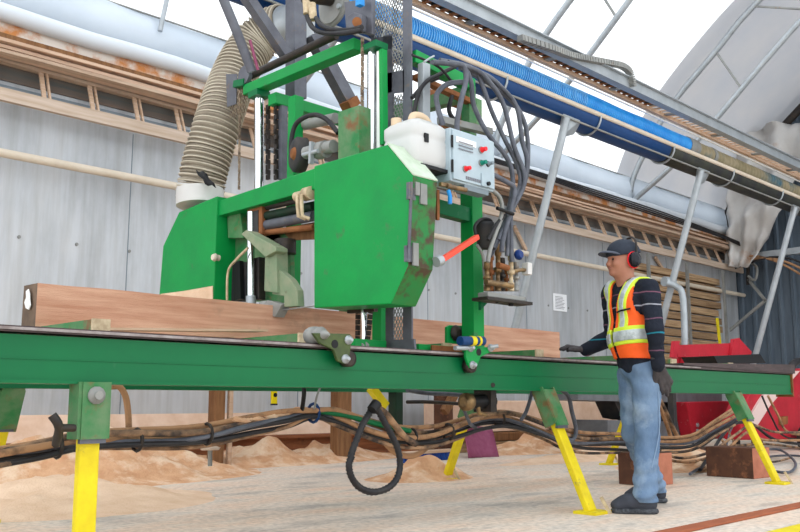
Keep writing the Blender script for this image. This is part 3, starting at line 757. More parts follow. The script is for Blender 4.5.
part('bearing_plate', MB().prism([PX(*p, XN) for p in ((344, 2), (372, -3), (372, 34), (346, 32))], (.03, 0, 0)), 'grey_steel', cr, bevel=.004)
part('bearing_box', MB().prism([PX(*p, XN-.05) for p in ((347, 16), (353, 12), (361, 14), (361, 30), (347, 28))], (.05, 0, 0)), 'grey_steel', cr, bevel=.006)
part('bearing_bolt', MB().cyl(PX(357, 22, XN-.1), PX(357, 22, XN-.03), .03, 10), 'rust', cr)
part('blue_fitting', MB().bar(PX(360, -1, XN-.05), PX(360, 6, XN-.05), .04, .04), 'blue_hose', cr)
# expanded-metal chain guard mast
XG = 3.56
gd = MB()
def q(u, v): return PX(u, v, XG)
yR = q(411, 20).y; yL2 = q(385, 120).y; yL1 = q(362, 25).y
gR = .07
gd.box((XG, yR, 1.0), (XG+.012, yR+gR, 3.12))                        # right stile
gd.prism([q(374, -8), q(374, 40), q(364, 33), q(361, 20), q(364, 2), q(368, -8)], (.012, 0, 0))
gd.prism([q(383, 36), q(392, 34), q(392, 92), q(383, 94)], (.012, 0, 0))
gd.prism([q(383, 74), q(404, 70), q(404, 92), q(383, 94)], (.012, 0, 0))
gd.prism([q(371, 38), q(392, 36), q(392, 49), q(371, 49)], (.012, 0, 0))
gd.prism([q(385, 94), q(393, 93), q(393, 344), q(385.5, 344)], (.012, 0, 0))
gd.prism([q(385.5, 340), q(414, 339), q(415, 352), q(385.5, 353)], (.014, 0, 0))
gdo = part('guard_mast', gd, 'grey_steel', cr)
mg = MB(); a = q(394, 40); mesh_panel(mg, (XG+.004, q(394, 8).y*0+q(398, 8).y, q(394, 40).z), (0, 1, 0), (0, 0, 1), q(373, 20).y-q(398, 8).y, q(385, 2).z-q(385, 40).z+.05, .024, .0045)
part('mesh_screen', mg, 'galv_dull', gdo)
mg = MB(); mesh_panel(mg, (XG+.004, q(404, 60).y, q(404, 74).z), (0, 1, 0), (0, 0, 1), q(392, 60).y-q(404, 60).y, .5, .024, .0045)
part('mesh_screen', mg, 'galv_dull', gdo)
mg = MB(); mesh_panel(mg, (XG+.004, q(406, 200).y, q(400, 340).z), (0, 1, 0), (0, 0, 1), q(392, 200).y-q(405, 200).y, q(400, 94).z-q(400, 340).z, .024, .0045)
part('mesh_screen', mg, 'galv_dull', gdo)
# lower carriage frame on the rail
part('sill', MB().bar(PY(352, 345, 3.7), PY(383, 347, 3.7), .06, .07), 'green', cr, bevel=.003)
part('sill', MB().bar(PY(415, 349, 3.62), PY(472, 353, 3.62), .06, .06), 'green', cr, bevel=.003)
part('sill_plate', MB().prism([PY(*p, 3.55) for p in ((432, 345), (462, 347), (462, 354), (432, 353))], (0, .01, 0)), 'rust', cr)
part('tab_plate', MB().prism([PY(*p, 3.62) for p in ((447, 327), (450, 325), (470, 326), (470, 345), (447, 343))], (0, .02, 0)), 'green', cr, bevel=.003)
part('tab_boss', MB().lathe(PY(456, 333, 3.61), (0, -1, 0), [(0, .05), (.02, .04), (.025, .02)], 16), 'dark_metal', cr)
part('link_rod', MB().cyl(PX(364, 308, 3.42), PX(364, 345, 3.42), .02, 12), 'chrome', cr)
for u in (358, 371):
    part('link_chain', chain(MB(), PX(u, 309, 3.42), PX(u-(.5 if u < 360 else 4), 347, 3.42), .03, .03), 'dark_metal', cr)
part('link_bracket', MB().bar(PX(349, 311, 3.42), PX(376, 309, 3.42), .03, .03), 'dark_metal', cr)
part('link_bolt', MB().lathe(PX(365, 346, 3.39), (-1, -.4, 0), [(0, .03), (.03, .03), (.03, .016), (.06, .016)], 12), 'galv_dull', cr)
# rail roller brackets
def roller_bracket(pts, hole, bolts, wheel, mtl, y=3.385):
    r_ = part('roller_bracket', MB().prism([PY(*p, y) for p in pts], (0, .02, 0)), mtl, cr, bevel=.004)
    c = PY(*hole, y-.002); part('bracket_hole', MB().cyl(c, c+Vector((0, .004, 0)), .022, 16), 'black', r_)
    for bp_ in bolts:
        c = PY(*bp_, y); part('bolt', MB().lathe(c, (0, -1, 0), [(0, .024), (.010, .024), (.010, .014), (.028, .014), (.034, .008)], 10), 'galv', r_)
    c = PY(*wheel, y+.06); part('rail_wheel', MB().lathe(c+Vector((0, -.05, 0)), (0, 1, 0), [(0, .03), (0, .042), (.045, .042), (.045, .03)], 20), 'dark_metal', r_)
    return r_
r1 = roller_bracket(((313, 333), (322, 333), (350, 334), (352, 336), (351, 347), (349, 361), (345, 364), (338, 361), (334, 350), (320, 343)), (335, 344), ((348, 340), (345, 359)), (344, 359), 'green_olive')
c0 = PY(303, 334, 3.38); c1 = PY(325, 339, 3.30)
part('scraper_roller', MB().lathe(PY(309, 336, 3.50), (0, -1, 0), [(0, .04), (.02, .046), (.06, .046), (.06, .034), (.09, .042), (.10, .042), (.10, .022), (.13, .022), (.16, .006)], 22), 'galv_dull', r1)
r2 = roller_bracket(((466, 347), (490, 347), (493, 351), (481, 357), (477, 366), (470, 368), (466, 357)), (479, 352), ((470, 348), (490, 348), (472, 365)), (466, 366), 'green')
part('wrapped_hose', MB().tube([PY(460, 341, 3.37), PY(483, 341, 3.37)], .028, 12), 'blue_tray', r2)
part('tape_band', MB().tube([PY(470, 341, 3.37), PY(474, 341, 3.37)], .030, 12).tube([PY(477, 341, 3.37), PY(479, 341, 3.37)], .030, 12), 'yellow', r2)
part('axle_stub', MB().cyl(PY(455, 348, 3.37), PY(467, 348, 3.37), .014, 10), 'galv', r2)
part('axle_stub', MB().cyl(PY(490, 347, 3.36), PY(498, 346, 3.33), .012, 10), 'galv', r2)

# control cabinet
YC = 3.20
a = PY(450, 127, YC); b_ = PY(493, 137, YC); cL = PY(452, 181, YC)
x0, x1, z1, z0 = a.x, b_.x, a.z, cL.z
cb = part('control_box', MB().box((x0, YC, z0), (x1, YC+.16, z1)), 'control', cr, bevel=.006)
part('box_door', MB().box((x0+.012, YC-.014, z0+.012), (x1-.008, YC, z1-.012)), 'control', cb, bevel=.003)
part('hinge', MB().cyl((x0+.004, YC-.012, z1-.05), (x0+.004, YC-.012, z1-.12), .007, 8).cyl((x0+.004, YC-.012, z0+.05), (x0+.004, YC-.012, z0+.12), .007, 8), 'black', cb)
def onbox(u, v, d=0): return PY(u, v, YC-.016-d)
pa, pb = onbox(456, 136), onbox(476, 148)
part('info_plate', MB().box((pa.x, YC-.018, pb.z), (pb.x, YC-.015, pa.z)), 'paper', cb)
qn = MB(); 
for k in range(3): qn.box((pa.x+.02, YC-.020, pa.z-.025-.02*k), (pb.x-.03, YC-.018, pa.z-.032-.02*k))
part('plate_print', qn, 'ink', cb)
for (u, v, m_, r_) in ((481, 150, 'red_bright', .013), (465, 169, 'red_bright', .012), (481, 163, 'green_button', .012), (488, 164, 'control_dark', .010)):
    c = onbox(u, v); k = part('push_button', MB().lathe(c, (0, -1, 0), [(0, r_*1.3), (.012, r_*1.3), (.012, r_), (.04, r_)], 16), m_, cb)
    part('button_collar', MB().lathe(c+Vector((0, .002, 0)), (0, -1, 0), [(0, r_*1.7), (.008, r_*1.6)], 16), 'galv_dull' if m_ != 'control_dark' else 'dark_metal', cb)
# faint brand lettering: unreadable marks in the photograph, shown as a short grey word strip
qn = MB()
for k in range(9): qn.box((onbox(466, 176).x+.016*k, YC-.017, onbox(466, 176).z-.006*0), (onbox(466, 176).x+.016*k+.011, YC-.015, onbox(466, 176).z-.018))
part('lettering', qn, 'ink', cb)
c0 = onbox(481, 173); c1 = onbox(490, 188)
part('socket_panel', MB().box((c0.x, YC-.022, c1.z), (c1.x, YC-.014, c0.z)), 'control', cb)
c0 = onbox(487, 184); part('key_switch', MB().cyl(c0, c0+Vector((0, -.02, 0)), .012, 10), 'black', cb)
part('cable_gland', MB().box((x0+.12, YC+.0, z0-.03), (x1-.05, YC+.08, z0)), 'control_dark', cb)
part('mount_bar', MB().bar(PY(440, 120, YC+.2), PY(490, 132, YC+.2), .05, .04), 'galv_dull', cr)
part('shelf', MB().box((3.36, 3.22, 1.955), (3.72, 3.56, 1.975)), 'black', cr)
part('hose_nozzle', MB().cyl(PY(447, 186, 3.16), PY(466, 190, 3.16), .014, 8).bar(PY(440, 184, 3.17), PY(450, 186, 3.17), .02, .02), 'brass', cr)
part('blue_nozzle', MB().tube([PY(448, 190, 3.15), PY(450, 196, 3.15), PY(450, 204, 3.15)], .012, 8), 'blue_hose', cr)

# valve manifold on the right post, its filter and fittings
YV = 3.28
vb = part('valve_shelf', MB().box((PY(481, 298, YV).x, YV-.05, PY(481, 298, YV).z-.012), (PY(526, 298, YV).x, YV+.07, PY(481, 298, YV).z+.006)), 'dark_metal', cr)
part('valve_body', MB().box((PY(484, 290, YV).x, YV-.03, PY(484, 297, YV).z), (PY(522, 290, YV).x, YV+.05, PY(484, 292, YV).z)), 'galv_dull', vb, bevel=.006)
rnd = random.Random(3)
for k, u in enumerate((487, 490.5, 494, 498, 502, 506, 511, 516)):
    top_v = [262, 250, 268, 244, 258, 266, 250, 262][k]
    x_ = PY(u, 270, YV+.02*(k % 3)); 
    pr_ = MB(); p_ = PY(u, 291, YV+.03*(k % 3)); e_ = PY(u, top_v, YV+.03*(k % 3)); L_ = (e_-p_).length
    pr_.lathe(p_, e_-p_, [(0, .020), (L_*.2, .020), (L_*.2, .013), (L_*.4, .013), (L_*.4, .024), (L_*.5, .024), (L_*.5, .015), (L_*.75, .015), (L_*.75, .021), (L_, .018)], 8)
    part('hose_fitting', pr_, ['brass', 'rust', 'galv_dull', 'brass', 'dark_metal', 'rust', 'beige_fit', 'galv_dull'][k], vb)
part('valve_spool', MB().cyl(PY(486, 282, YV-.03), PY(512, 286, YV-.03), .018, 10), 'brass', vb)
part('valve_spool', MB().cyl(PY(498, 265, YV-.03), PY(508, 268, YV-.03), .018, 10), 'rust', vb)
part('elbow', MB().tube([PY(511, 272, YV), PY(520, 270, YV), PY(525, 270, YV)], .012, 8), 'brass', vb)
part('solenoid', MB().bar(PY(527, 263, YV), PY(527, 275, YV), .05, .045, (1,0,0)), 'plastic_white', vb, bevel=.004)
kb = PY(517, 255, YV-.02); part('valve_knob', MB().lathe(kb, (0, -1, 0), [(0, .03), (.02, .034), (.035, .022)], 10), 'blue_knob', vb)
part('drain_cock', MB().cyl(PY(511, 299, YV), PY(511, 306, YV), .016, 8).cyl(PY(497, 299, YV), PY(497, 303, YV), .010, 8), 'black', vb)
part('shelf_gusset', MB().prism([PY(*p, YV+.1) for p in ((481, 298), (492, 298), (481, 310))], (0, .02, 0)), 'green_dark', vb)
fl = part('oil_filter', MB().lathe(PY(485, 249, 3.33), (0, 0, 1), [(0, .035), (.02, .05), (.13, .05), (.14, .058), (.16, .058), (.17, .03)], 20), 'machine_dark', cr)
part('filter_hose', MB().tube(smooth_path([PY(476, 236, 3.3), PY(475, 226, 3.3), PY(482, 219, 3.3), PY(491, 221, 3.3), PY(492, 232, 3.3)], 5), .010, 8), 'black_rubber', fl)
part('drip_line', MB().tube(smooth_path([PY(477, 245, 3.3), PY(483, 256, 3.3), PY(484, 270, 3.3), PY(486, 288, 3.3)], 4), .010, 6), 'galv_dull', fl)
lv = part('release_lever', MB().bar(PY(440, 261, 3.14), PY(477, 237, 3.20), .035, .03), 'red_handle', cr, bevel=.006)
part('lever_pivot', MB().cyl(PY(436, 262, 3.14), PY(441, 260, 3.14), .03, 12), 'galv', lv)
part('dark_strip', MB().bar(PY(437.5, 190, 3.3), PY(437.5, 220, 3.3), .015, .02, (1,0,0)), 'rust', cr)

# flexible hoses of the gantry
YH = 3.22
def hose(pts, r=.013, m_='hose_grey', y=YH, nm='hose', par=cr, wob=.0):
    P_ = [PY(u, v, y+(wob*math.sin(i*1.3) if wob else 0)) for i, (u, v) in enumerate(pts)]
    return part(nm, MB().tube(smooth_path(P_, 6), r, 8), m_, par)
hose([(432, 62), (452, 64), (463, 66), (466, 80), (460, 105), (457, 130), (464, 148), (482, 168), (505, 181), (514, 188), (512, 205), (503, 240), (502, 252)], .016)
hose([(440, 62), (462, 66), (471, 82), (474, 106), (488, 134), (505, 155), (512, 172), (512, 192), (505, 222), (493, 248)], .015, y=YH+.03)
hose([(440, 60), (470, 67), (481, 82), (492, 112), (506, 142), (517, 165), (520, 184), (510, 212), (507, 256)], .014, y=YH+.05)
hose([(448, 62), (476, 70), (491, 84), (504, 106), (514, 146), (524, 172), (523, 188), (512, 210), (498, 240)], .015, y=YH+.02)
hose([(460, 68), (484, 74), (502, 88), (517, 108), (522, 140), (527, 160), (524, 180), (512, 205), (511, 240), (512, 262)], .015, y=YH+.04)
hose([(470, 72), (496, 88), (516, 106), (526, 128), (528, 158), (524, 184), (510, 208), (502, 232), (490, 256)], .015, y=YH+.06)
hose([(466, 82), (448, 84), (437, 94), (438, 108), (443, 125)], .016, 'hose_grey', YH+.08)
hose([(456, 66), (440, 74), (426, 82), (418, 95), (413, 118)], .013, 'black_rubber', YH+.2)
hose([(438, 78), (425, 84), (412, 98)], .013, 'black_rubber', YH+.25)
hose([(452, 96), (449, 110), (455, 120), (468, 126)], .014, 'black_rubber', YH+.25)
hose([(492, 190), (500, 198), (502, 212), (496, 232), (490, 250), (488, 262)], .013, 'galv_dull')
hose([(505, 215), (496, 225), (488, 240)], .012, 'black_rubber')
part('hose_strap', MB().tube([PY(497, 208, YH-.02), PY(505, 211, YH-.03), PY(513, 214, YH-.02)], .012, 8), 'black', cr)
part('wire_tie', MB().tube([PY(424, 62, YH), PY(430, 58, YH), PY(434, 56, YH)], .006, 6), 'galv', cr)
hose([(412, 55), (425, 60), (440, 68), (452, 82)], .008, 'black_rubber', YH+.1)

# jerry can standing on the shelf
j = thing('jerry_can', (3.50, 3.38, 1.975), 'translucent white jerry can with dusty shoulders on the shelf beside the control box', 'jerry can')
ca = Vector((3.475, 3.37, 1.976)); b = MB()
def rrect(cx, cy, hx, hy, r, z, n=5):
    out = []
    for (sx, sy, a0) in ((1, 1, 0), (-1, 1, 90), (-1, -1, 180), (1, -1, 270)):
        for k in range(n+1):
            a_ = math.radians(a0+90*k/n); out.append((cx+sx*(hx-r)+r*math.cos(a_), cy+sy*(hy-r)+r*math.sin(a_), z))
    return out
def loft(b, rings, mi=0, capb=True, capt=True):
    n = len(rings[0]); vs = [p for r_ in rings for p in r_]
    fs = [(i*n+k, i*n+(k+1) % n, (i+1)*n+(k+1) % n, (i+1)*n+k) for i in range(len(rings)-1) for k in range(n)]
    b.add(vs, fs, True, mi)
    if capb: b.add(rings[0], [tuple(range(n-1, -1, -1))], False, mi)
    if capt: b.add(rings[-1], [tuple(range(n))], False, mi)
hx, hy = .15, .135
loft(b, [rrect(ca.x, ca.y, hx-.015, hy-.015, .04, ca.z), rrect(ca.x, ca.y, hx, hy, .045, ca.z+.02), rrect(ca.x, ca.y, hx, hy, .045, ca.z+.15), rrect(ca.x, ca.y, hx-.006, hy-.006, .045, ca.z+.165), rrect(ca.x, ca.y, hx, hy, .045, ca.z+.18), rrect(ca.x, ca.y, hx, hy, .045, ca.z+.235), rrect(ca.x, ca.y, hx-.03, hy-.03, .04, ca.z+.265), rrect(ca.x, ca.y, hx-.08, hy-.06, .03, ca.z+.285)])
part('body', b, 'can_plastic', j)
part('handle', MB().tube(smooth_path([ca+Vector((-.06, -.02, .27)), ca+Vector((-.04, -.02, .315)), ca+Vector((.05, -.02, .32)), ca+Vector((.11, -.02, .26))], 5), .022, 10), 'can_dust', j)
part('cap', MB().cyl(ca+Vector((-.10, .06, .25)), ca+Vector((-.10, .06, .30)), .03, 16), 'can_dust', j)
part('tap', MB().bar(ca+Vector((-.06, -.137, .13)), ca+Vector((-.06, -.137, .18)), .03, .012, (0,1,0)), 'black', j)

# flexible dust duct
XD = 3.42
path = smooth_path([PX(u, v, XD+dx) for (u, v, dx) in ((200, 196, 0), (203, 176, 0), (209, 152, .03), (218, 122, .08), (227, 95, .18), (238, 68, .3), (252, 46, .42), (268, 32, .5), (284, 26, .55))], 14)
t = thing('flexible_duct', PX(200, 196, XD), 'thick ribbed khaki flexible duct curving up from the left green wheel box', 'duct')
r0 = .165
N_ = len(path)
rs = []
def wire_tube(b, path, prof_r, seg=26):
    b.tube(path, prof_r, seg, cap=False)
# resample path finely for ribs
fine = []
for i in range(N_-1):
    for k in range(3): fine.append(path[i]*(1-k/3)+path[i+1]*(k/3))
fine.append(path[-1]); NF = len(fine)
part('duct_wall', MB().tube(fine, lambda q_: r0*(1-.10*q_*0)+(.010*math.sin(q_*2*math.pi*58)) , 28, cap=False), 'duct_khaki', t)
L_ = [0]
for i in range(1, NF): L_.append(L_[-1]+(fine[i]-fine[i-1]).length)
tot = L_[-1]; nr = 46
def at_len(s_):
    for i in range(1, NF):
        if L_[i] >= s_:
            q_ = (s_-L_[i-1])/(L_[i]-L_[i-1]+1e-9); return fine[i-1]*(1-q_)+fine[i]*q_, (fine[i]-fine[i-1]).normalized()
    return fine[-1], (fine[-1]-fine[-2]).normalized()
rb = MB()
for k in range(nr):
    c, d = at_len(tot*(k+.5)/nr); u_ = d.orthogonal().normalized(); w_ = d.cross(u_)
    rb.tube([c+u_*((r0+.008)*math.cos(a_*math.pi/14))+w_*((r0+.008)*math.sin(a_*math.pi/14)) for a_ in range(28)], .0065, 5, closed=True)
part('spiral_rib', rb, 'duct_rib', t)['kind'] = 'stuff'
part('torn_patch', MB().sheet([[PX(u+dx*1.0, v+dy, XD-.19+.02*(i % 2)) for i, (dx, dy) in enumerate(((0, 0), (3, 2), (7, 1), (11, 4)))] for (u, v) in ((196, 170), (198, 175), (203, 179), (205, 184))]), 'black', t, solid=.004)
part('wrapped_collar', MB().tube([PX(199, 200, XD), PX(200.5, 190, XD), PX(202, 184, XD)], .172, 24), 'plastic_white', t)
el = smooth_path([PX(284, 26, XD+.55), PX(296, 24, XD+.58), PX(308, 26, XD+.6), PX(318, 32, XD+.62)], 5)
part('elbow', MB().tube(el[:8], .155, 24), 'galv', t)
# ================================================================ OVERHEAD TRAY
YT = 5.35
XT0, XT1 = 3.2, 19.0
tr = thing('overhead_tray', (11, YT, 3.75), 'long overhead trough with pale pipe lip and dark blue belly crossing above the worker', 'conveyor tray')
def halfpipe(x0, x1, yc, zc, ry, rz, n=12, nx_=12):
    return [[(x0+(x1-x0)*i/nx_, yc-ry*math.cos(math.pi*j/n), zc-rz*math.sin(math.pi*j/n)) for j in range(n+1)] for i in range(nx_+1)]
part('trough', MB().sheet(halfpipe(XT0, 10.3, YT+.17, 3.98, .17, .17)), 'blue_tray', tr, solid=.01)
part('trough', MB().sheet(halfpipe(10.3, XT1, YT+.17, 3.98, .17, .17)), 'dark_tray', tr, solid=.01)
part('front_lip', MB().cyl((XT0, YT, 4.0), (XT1, YT, 4.0), .03, 12), 'cream_pipe', tr)
part('bottom_lip', MB().cyl((XT0, YT+.03, 3.83), (XT1, YT+.03, 3.83), .012, 8), 'galv_dull', tr)
part('rear_lip', MB().cyl((XT0, YT+.34, 4.0), (XT1, YT+.34, 4.0), .025, 12), 'galv_dull', tr)
for k in range(9):
    x = 5.1+1.75*k
    hp = [(x, YT+.17-.19*math.cos(math.pi*j/10), 3.99-.20*math.sin(math.pi*j/10)) for j in range(11)]
    part('trough_strap', MB().tube(hp, .014, 6), 'galv', tr)
# hose lying in the trough: blue stretch then weathered stretch
hz = 4.14
t = thing('suction_hose', (7, YT+.14, 4.0), 'ribbed blue suction hose lying in the overhead tray', 'hose')
bl = MB(); n = 760; vs = []
pth = [Vector((XT0+(10.9-XT0)*i/n, YT+.13, hz+.004*math.sin(i*.05))) for i in range(n+1)]
cnt = [0]
bl.tube(pth, lambda q_: .118+.006*math.cos(q_*n*math.pi/2.0), 18)
part('hose_wall', bl, 'blue_hose', t)
rb = MB()
for k in range(100):
    x = 5.0+.034*k
    rb.tube([(x, YT+.13+.124*math.cos(a_*math.pi/9), hz+.124*math.sin(a_*math.pi/9)) for a_ in range(18)], .004, 4, closed=True)
part('rib', rb, 'blue_hose_rib', t)['kind'] = 'stuff'
part('coupling', MB().cyl((10.9, YT+.13, hz), (11.15, YT+.13, hz), .135, 20), 'galv_dull', t)
t2 = thing('return_hose', (14, YT+.14, 4.0), 'weathered brown and blue hose continuing from the blue one in the overhead tray', 'hose')
part('hose_wall', MB().tube([Vector((11.15+(XT1-11.15)*i/300, YT+.13, hz)) for i in range(301)], lambda q_: .118+.004*math.cos(q_*300*math.pi/2), 18), 'hose_brown', t2)
part('clamp', MB().cyl((11.6, YT+.13, hz), (11.68, YT+.13, hz), .13, 20), 'galv_dull', t2)
# slatted cable carrier rail above
cr2 = thing('carrier_rail', (11, YT-.1, 4.3), 'pale slatted cable carrier rail running above the blue hose', 'rail')
part('lower_channel', MB().bar((XT0, YT-.02, 4.335), (XT1, YT-.02, 4.335), .05, .05), 'wood_tan', cr2)
part('upper_channel', MB().bar((XT0, YT-.22, 4.375), (XT1, YT-.22, 4.375), .10, .11), 'galv', cr2)
part('top_flange', MB().bar((XT0, YT-.24, 4.437), (XT1, YT-.24, 4.437), .14, .012), 'galv', cr2)
part('white_edge', MB().bar((XT0, YT+.05, 4.315), (XT1, YT+.05, 4.315), .02, .014), 'white', cr2)
for k in range(100):
    x = 4.2+.125*k
    part('slat', MB().bar((x, YT-.02, 4.36), (x-.02, YT-.17, 4.335), .05, .012), 'rust' if x < 9.6 else 'dust', cr2)
for k in range(9):
    x = 4.9+1.3*k
    part('cross_strap', MB().bar((x, YT-.02, 4.35), (x-.03, YT-.17, 4.325), .08, .02), 'galv_dull', cr2)
part('backing_strip', MB().bar((XT0, YT-.10, 4.385), (9.8, YT-.10, 4.385), .15, .008), 'machine_dark', cr2)
# drag chain looping over the rail
pts = [PY(u, v, YT-.3) for (u, v) in ((520, 38), (550, 48), (569, 55), (588, 59), (609, 63), (622, 66), (630, 73), (633, 87))]
pp = smooth_path(pts, 8); dcm = MB()
for i in range(0, len(pp)-1): dcm.bar(pp[i], pp[i]+(pp[i+1]-pp[i])*.78, .07, .06)
tag(part('cable_drag_chain', dcm, 'galv_dull'), 'dark linked cable drag chain arching over the overhead rail', 'drag chain')
dm = MB()
# leaning props that carry the tray
for k, x in enumerate((7.95, 11.15, 14.4)):
    s_ = .345; y0 = YT+.02; y1 = YT+2.65*s_
    lab = ['leaning grey pipe prop under the overhead tray, left of the paper notice', 'leaning grey pipe prop under the overhead tray, just right of the worker', 'leaning grey pipe prop under the overhead tray at its far end'][k]
    t = thing('tray_prop', (x, y1, 1.17), lab, 'prop', 'props of the overhead tray')
    part('pole', MB().cyl((x, y0, 3.82), (x, y1, 1.17), .047, 14), 'galv', t)
    part('gusset', MB().prism([(x-.03, y0+.01, 3.9), (x+.35, y0+.01, 3.9), (x+.32, y0+.12, 3.72), (x, y0+.1, 3.6)], (0, .02, 0)), 'galv', t)
    part('base_plate', MB().box((x-.1, y1-.02, 1.17), (x+.1, y1+.12, 1.185)), 'galv_dull', t)
    if k == 1:
        a = PX(667, 312-30, x); part('clamp', MB().cyl(a+Vector((-.08, 0, 0)), a+Vector((.08, -.05, 0)), .07, 12), 'galv', t)
        p_ = smooth_path([PX(668, 284, x-.1), PX(677, 287, x-.1), PX(683, 298, x-.1), PX(685, 350, x-.1), PX(685, 390, x-.1)], 6)
        part('curved_conduit', MB().tube(p_, .045, 10), 'galv', t)
# end-wall frame
t = thing('end_frame', (19.8, 8, 0), 'thin grey strut frame in front of the blue-grey corrugated end wall', 'frame')
XE = 19.7
for a, b_, w_, m_ in (((730, 238), (777, 201), .09, 'galv_dull'), ((766, 300), (729, 331), .06, 'galv_dull'), ((748, 279), (766, 301), .06, 'galv_dull'), ((725, 280), (726, 352), .07, 'galv_dull'), ((748, 260), (748, 285), .06, 'dark_metal')):
    part('strut', MB().bar(PX(*a, XE), PX(*b_, XE), w_, w_, (1,0,0)), m_, t)
part('light_beam', MB().bar(PX(756, 256, XE-.2), PX(812, 249, XE-.2), .14, .14, (0,0,1)), 'galv', t)
part('hook', MB().tube(smooth_path([PX(750, 262, XE-.1), PX(757, 268, XE-.1), PX(755, 280, XE-.1), PX(748, 276, XE-.1)], 4), .03, 8), 'galv_dull', t)
for k in range(3):
    part('hung_cable', MB().tube(smooth_path([PX(735, 268-3*k, XE-.3), PX(752, 262-3*k, XE-.3), PX(775, 257+2*k, XE-.3), PX(800, 262+6*k, XE-.3), PX(820, 280+4*k, XE-.3)], 5), .028, 6), 'hose_dusty2' if k else 'black_rubber', t)

# ================================================================ RED MACHINES, RIGHT
YR = 5.5
t = thing('feed_conveyor', (11.4, YR, 1.1), 'red open-topped steel trough resting beyond the green track right of the worker', 'trough')
def rp(pts, y, vec, nm, m_, par, bev=.0): return part(nm, MB().prism([PY(*p, y) for p in pts], vec), m_, par, bevel=bev)
rp([(678, 345), (734, 343), (734, 357), (678, 357)], YR, (0, .04, 0), 'side_plate', 'red', t)
rp([(675, 341), (680, 341), (677, 358), (673, 357)], YR-.05, (0, .05, 0), 'end_rib', 'red', t)
rp([(734, 339), (740, 338), (738, 357), (731, 357)], YR-.05, (0, .05, 0), 'end_rib', 'red', t)
rp([(740, 339), (752, 352), (750, 357), (738, 357)], YR-.02, (0, .04, 0), 'gusset', 'red', t)
rp([(678, 357), (752, 357), (752, 363), (674, 363)], YR+.05, (0, .08, 0), 'base', 'red', t)
rp([(686, 356), (697, 356), (699, 363), (684, 363)], YR-.02, (0, .1, 0), 'boss', 'red', t, .01)
part('leg', MB().box((10.5, YR+.1, 0), (10.58, YR+.18, 1.2)), 'machine_dark', t)
part('leg', MB().box((12.3, YR+.1, 0), (12.38, YR+.18, 1.2)), 'machine_dark', t)
bp_ = MB().prism([PY(*p, 4.6) for p in ((714, 356), (760, 354), (766, 363), (718, 364))], (0, .4, .0))
tag(part('black_plate', bp_, 'black'), 'black sheet plate lying tilted on the rails in front of the red trough', 'plate')
t = thing('power_unit', (10.6, 6.2, 0), 'low grey and black hydraulic power unit behind the worker under the green track', 'power unit')
YP = 6.2
rp([(578, 390), (722, 390), (722, 402), (640, 402), (578, 400)], YP, (0, .6, 0), 'top_shelf', 'shelf_grey', t)
rp([(612, 396), (636, 398), (632, 420), (622, 418)], YP+.1, (0, .3, 0), 'gusset', 'machine_dark', t)
rp([(642, 402), (690, 402), (690, 424), (642, 424)], YP+.25, (0, .4, 0), 'engine_block', 'machine_dark', t, .02)
part('flywheel', MB().lathe(PY(668, 414, YP+.22), (0, -1, 0), [(0, .16), (.05, .16), (.05, .10), (.09, .10)], 24), 'dark_metal', t)
part('pulley', MB().lathe(PY(683, 410, YP+.22), (0, -1, 0), [(0, .10), (.06, .10), (.06, .05), (.09, .05)], 20), 'grey_steel', t)
rp([(608, 420), (694, 422), (694, 438), (608, 436)], YP, (0, .5, 0), 'skid', 'shelf_grey', t, .01)
rp([(640, 436), (694, 438), (694, 444), (640, 442)], YP+.05, (0, .4, 0), 'skid_foot', 'machine_dark', t)
t = thing('fuel_tank', (11.3, 6.0, 0), 'red steel tank box under the track between the power unit and the green leg', 'tank')
rp([(686, 402), (735, 401), (735, 438), (694, 440), (690, 420)], 6.0, (0, .2, 0), 'body', 'red', t, .015)
for (u, v) in ((697, 425), (697, 431)):
    c = PY(u, v, 5.99); part('bolt', MB().cyl(c, c+Vector((0, -.02, 0)), .03, 10), 'galv', t)
part('bolt_plate', MB().cyl(PY(700, 436, 5.99), PY(716, 435, 5.99), .03, 8), 'beige_fit', t)
t = thing('red_machine', (13, 5.0, 0), 'large red machine with a white diagonal stripe at the right edge behind the track', 'machine')
rp([(762, 372), (812, 368), (812, 440), (742, 440), (740, 420), (748, 398)], 5.2, (0, .25, 0), 'body', 'red', t, .02)
rp([(782, 371), (800, 371), (770, 406), (756, 428), (746, 424), (760, 400)], 5.17, (0, .03, 0), 'stripe', 'stripe_pale', t)
rp([(782, 417), (788, 416), (788, 424), (782, 425)], 5.15, (0, .05, 0), 'label_plate', 'rust', t)
part('black_hose', MB().tube(smooth_path([PY(791, 372, 4.9), PY(793, 364, 4.9), PY(800, 361, 4.9), PY(812, 360, 4.9)], 5), .05, 10), 'black_rubber', t)
part('wheel', MB().lathe(PY(802, 440, 5.1), (0, -1, 0), [(0, .12), (.0, .19), (.14, .19), (.14, .1)], 24), 'machine_dark', t)

# wooden blocks on the floor
def block(u0, u1, u2, vb, vt, yb, lab, mats=('wood_block', 'wood_block_pale')):
    pass
def wblock(x, y, lx, ly, h, rot, lab, ms):
    b = MB(); c, s_ = math.cos(rot), math.sin(rot)
    cs = [(-lx/2, -ly/2), (lx/2, -ly/2), (lx/2, ly/2), (-lx/2, ly/2)]
    P_ = [(x+a*c-b_*s_, y+a*s_+b_*c) for a, b_ in cs]
    b.add([(p[0], p[1], 0) for p in P_]+[(p[0], p[1], h) for p in P_], [(3,2,1,0), (4,5,6,7)], mi=0)
    for k in range(4):
        b.add([(P_[k][0], P_[k][1], 0), (P_[(k+1) % 4][0], P_[(k+1) % 4][1], 0), (P_[(k+1) % 4][0], P_[(k+1) % 4][1], h), (P_[k][0], P_[k][1], h)], [(0,1,2,3)], mi=ms[k])
    return tag(part('wooden_block', b, ['wood_block', 'wood_block_pale'], bevel=.006), lab, 'block', 'wooden blocks on the floor')
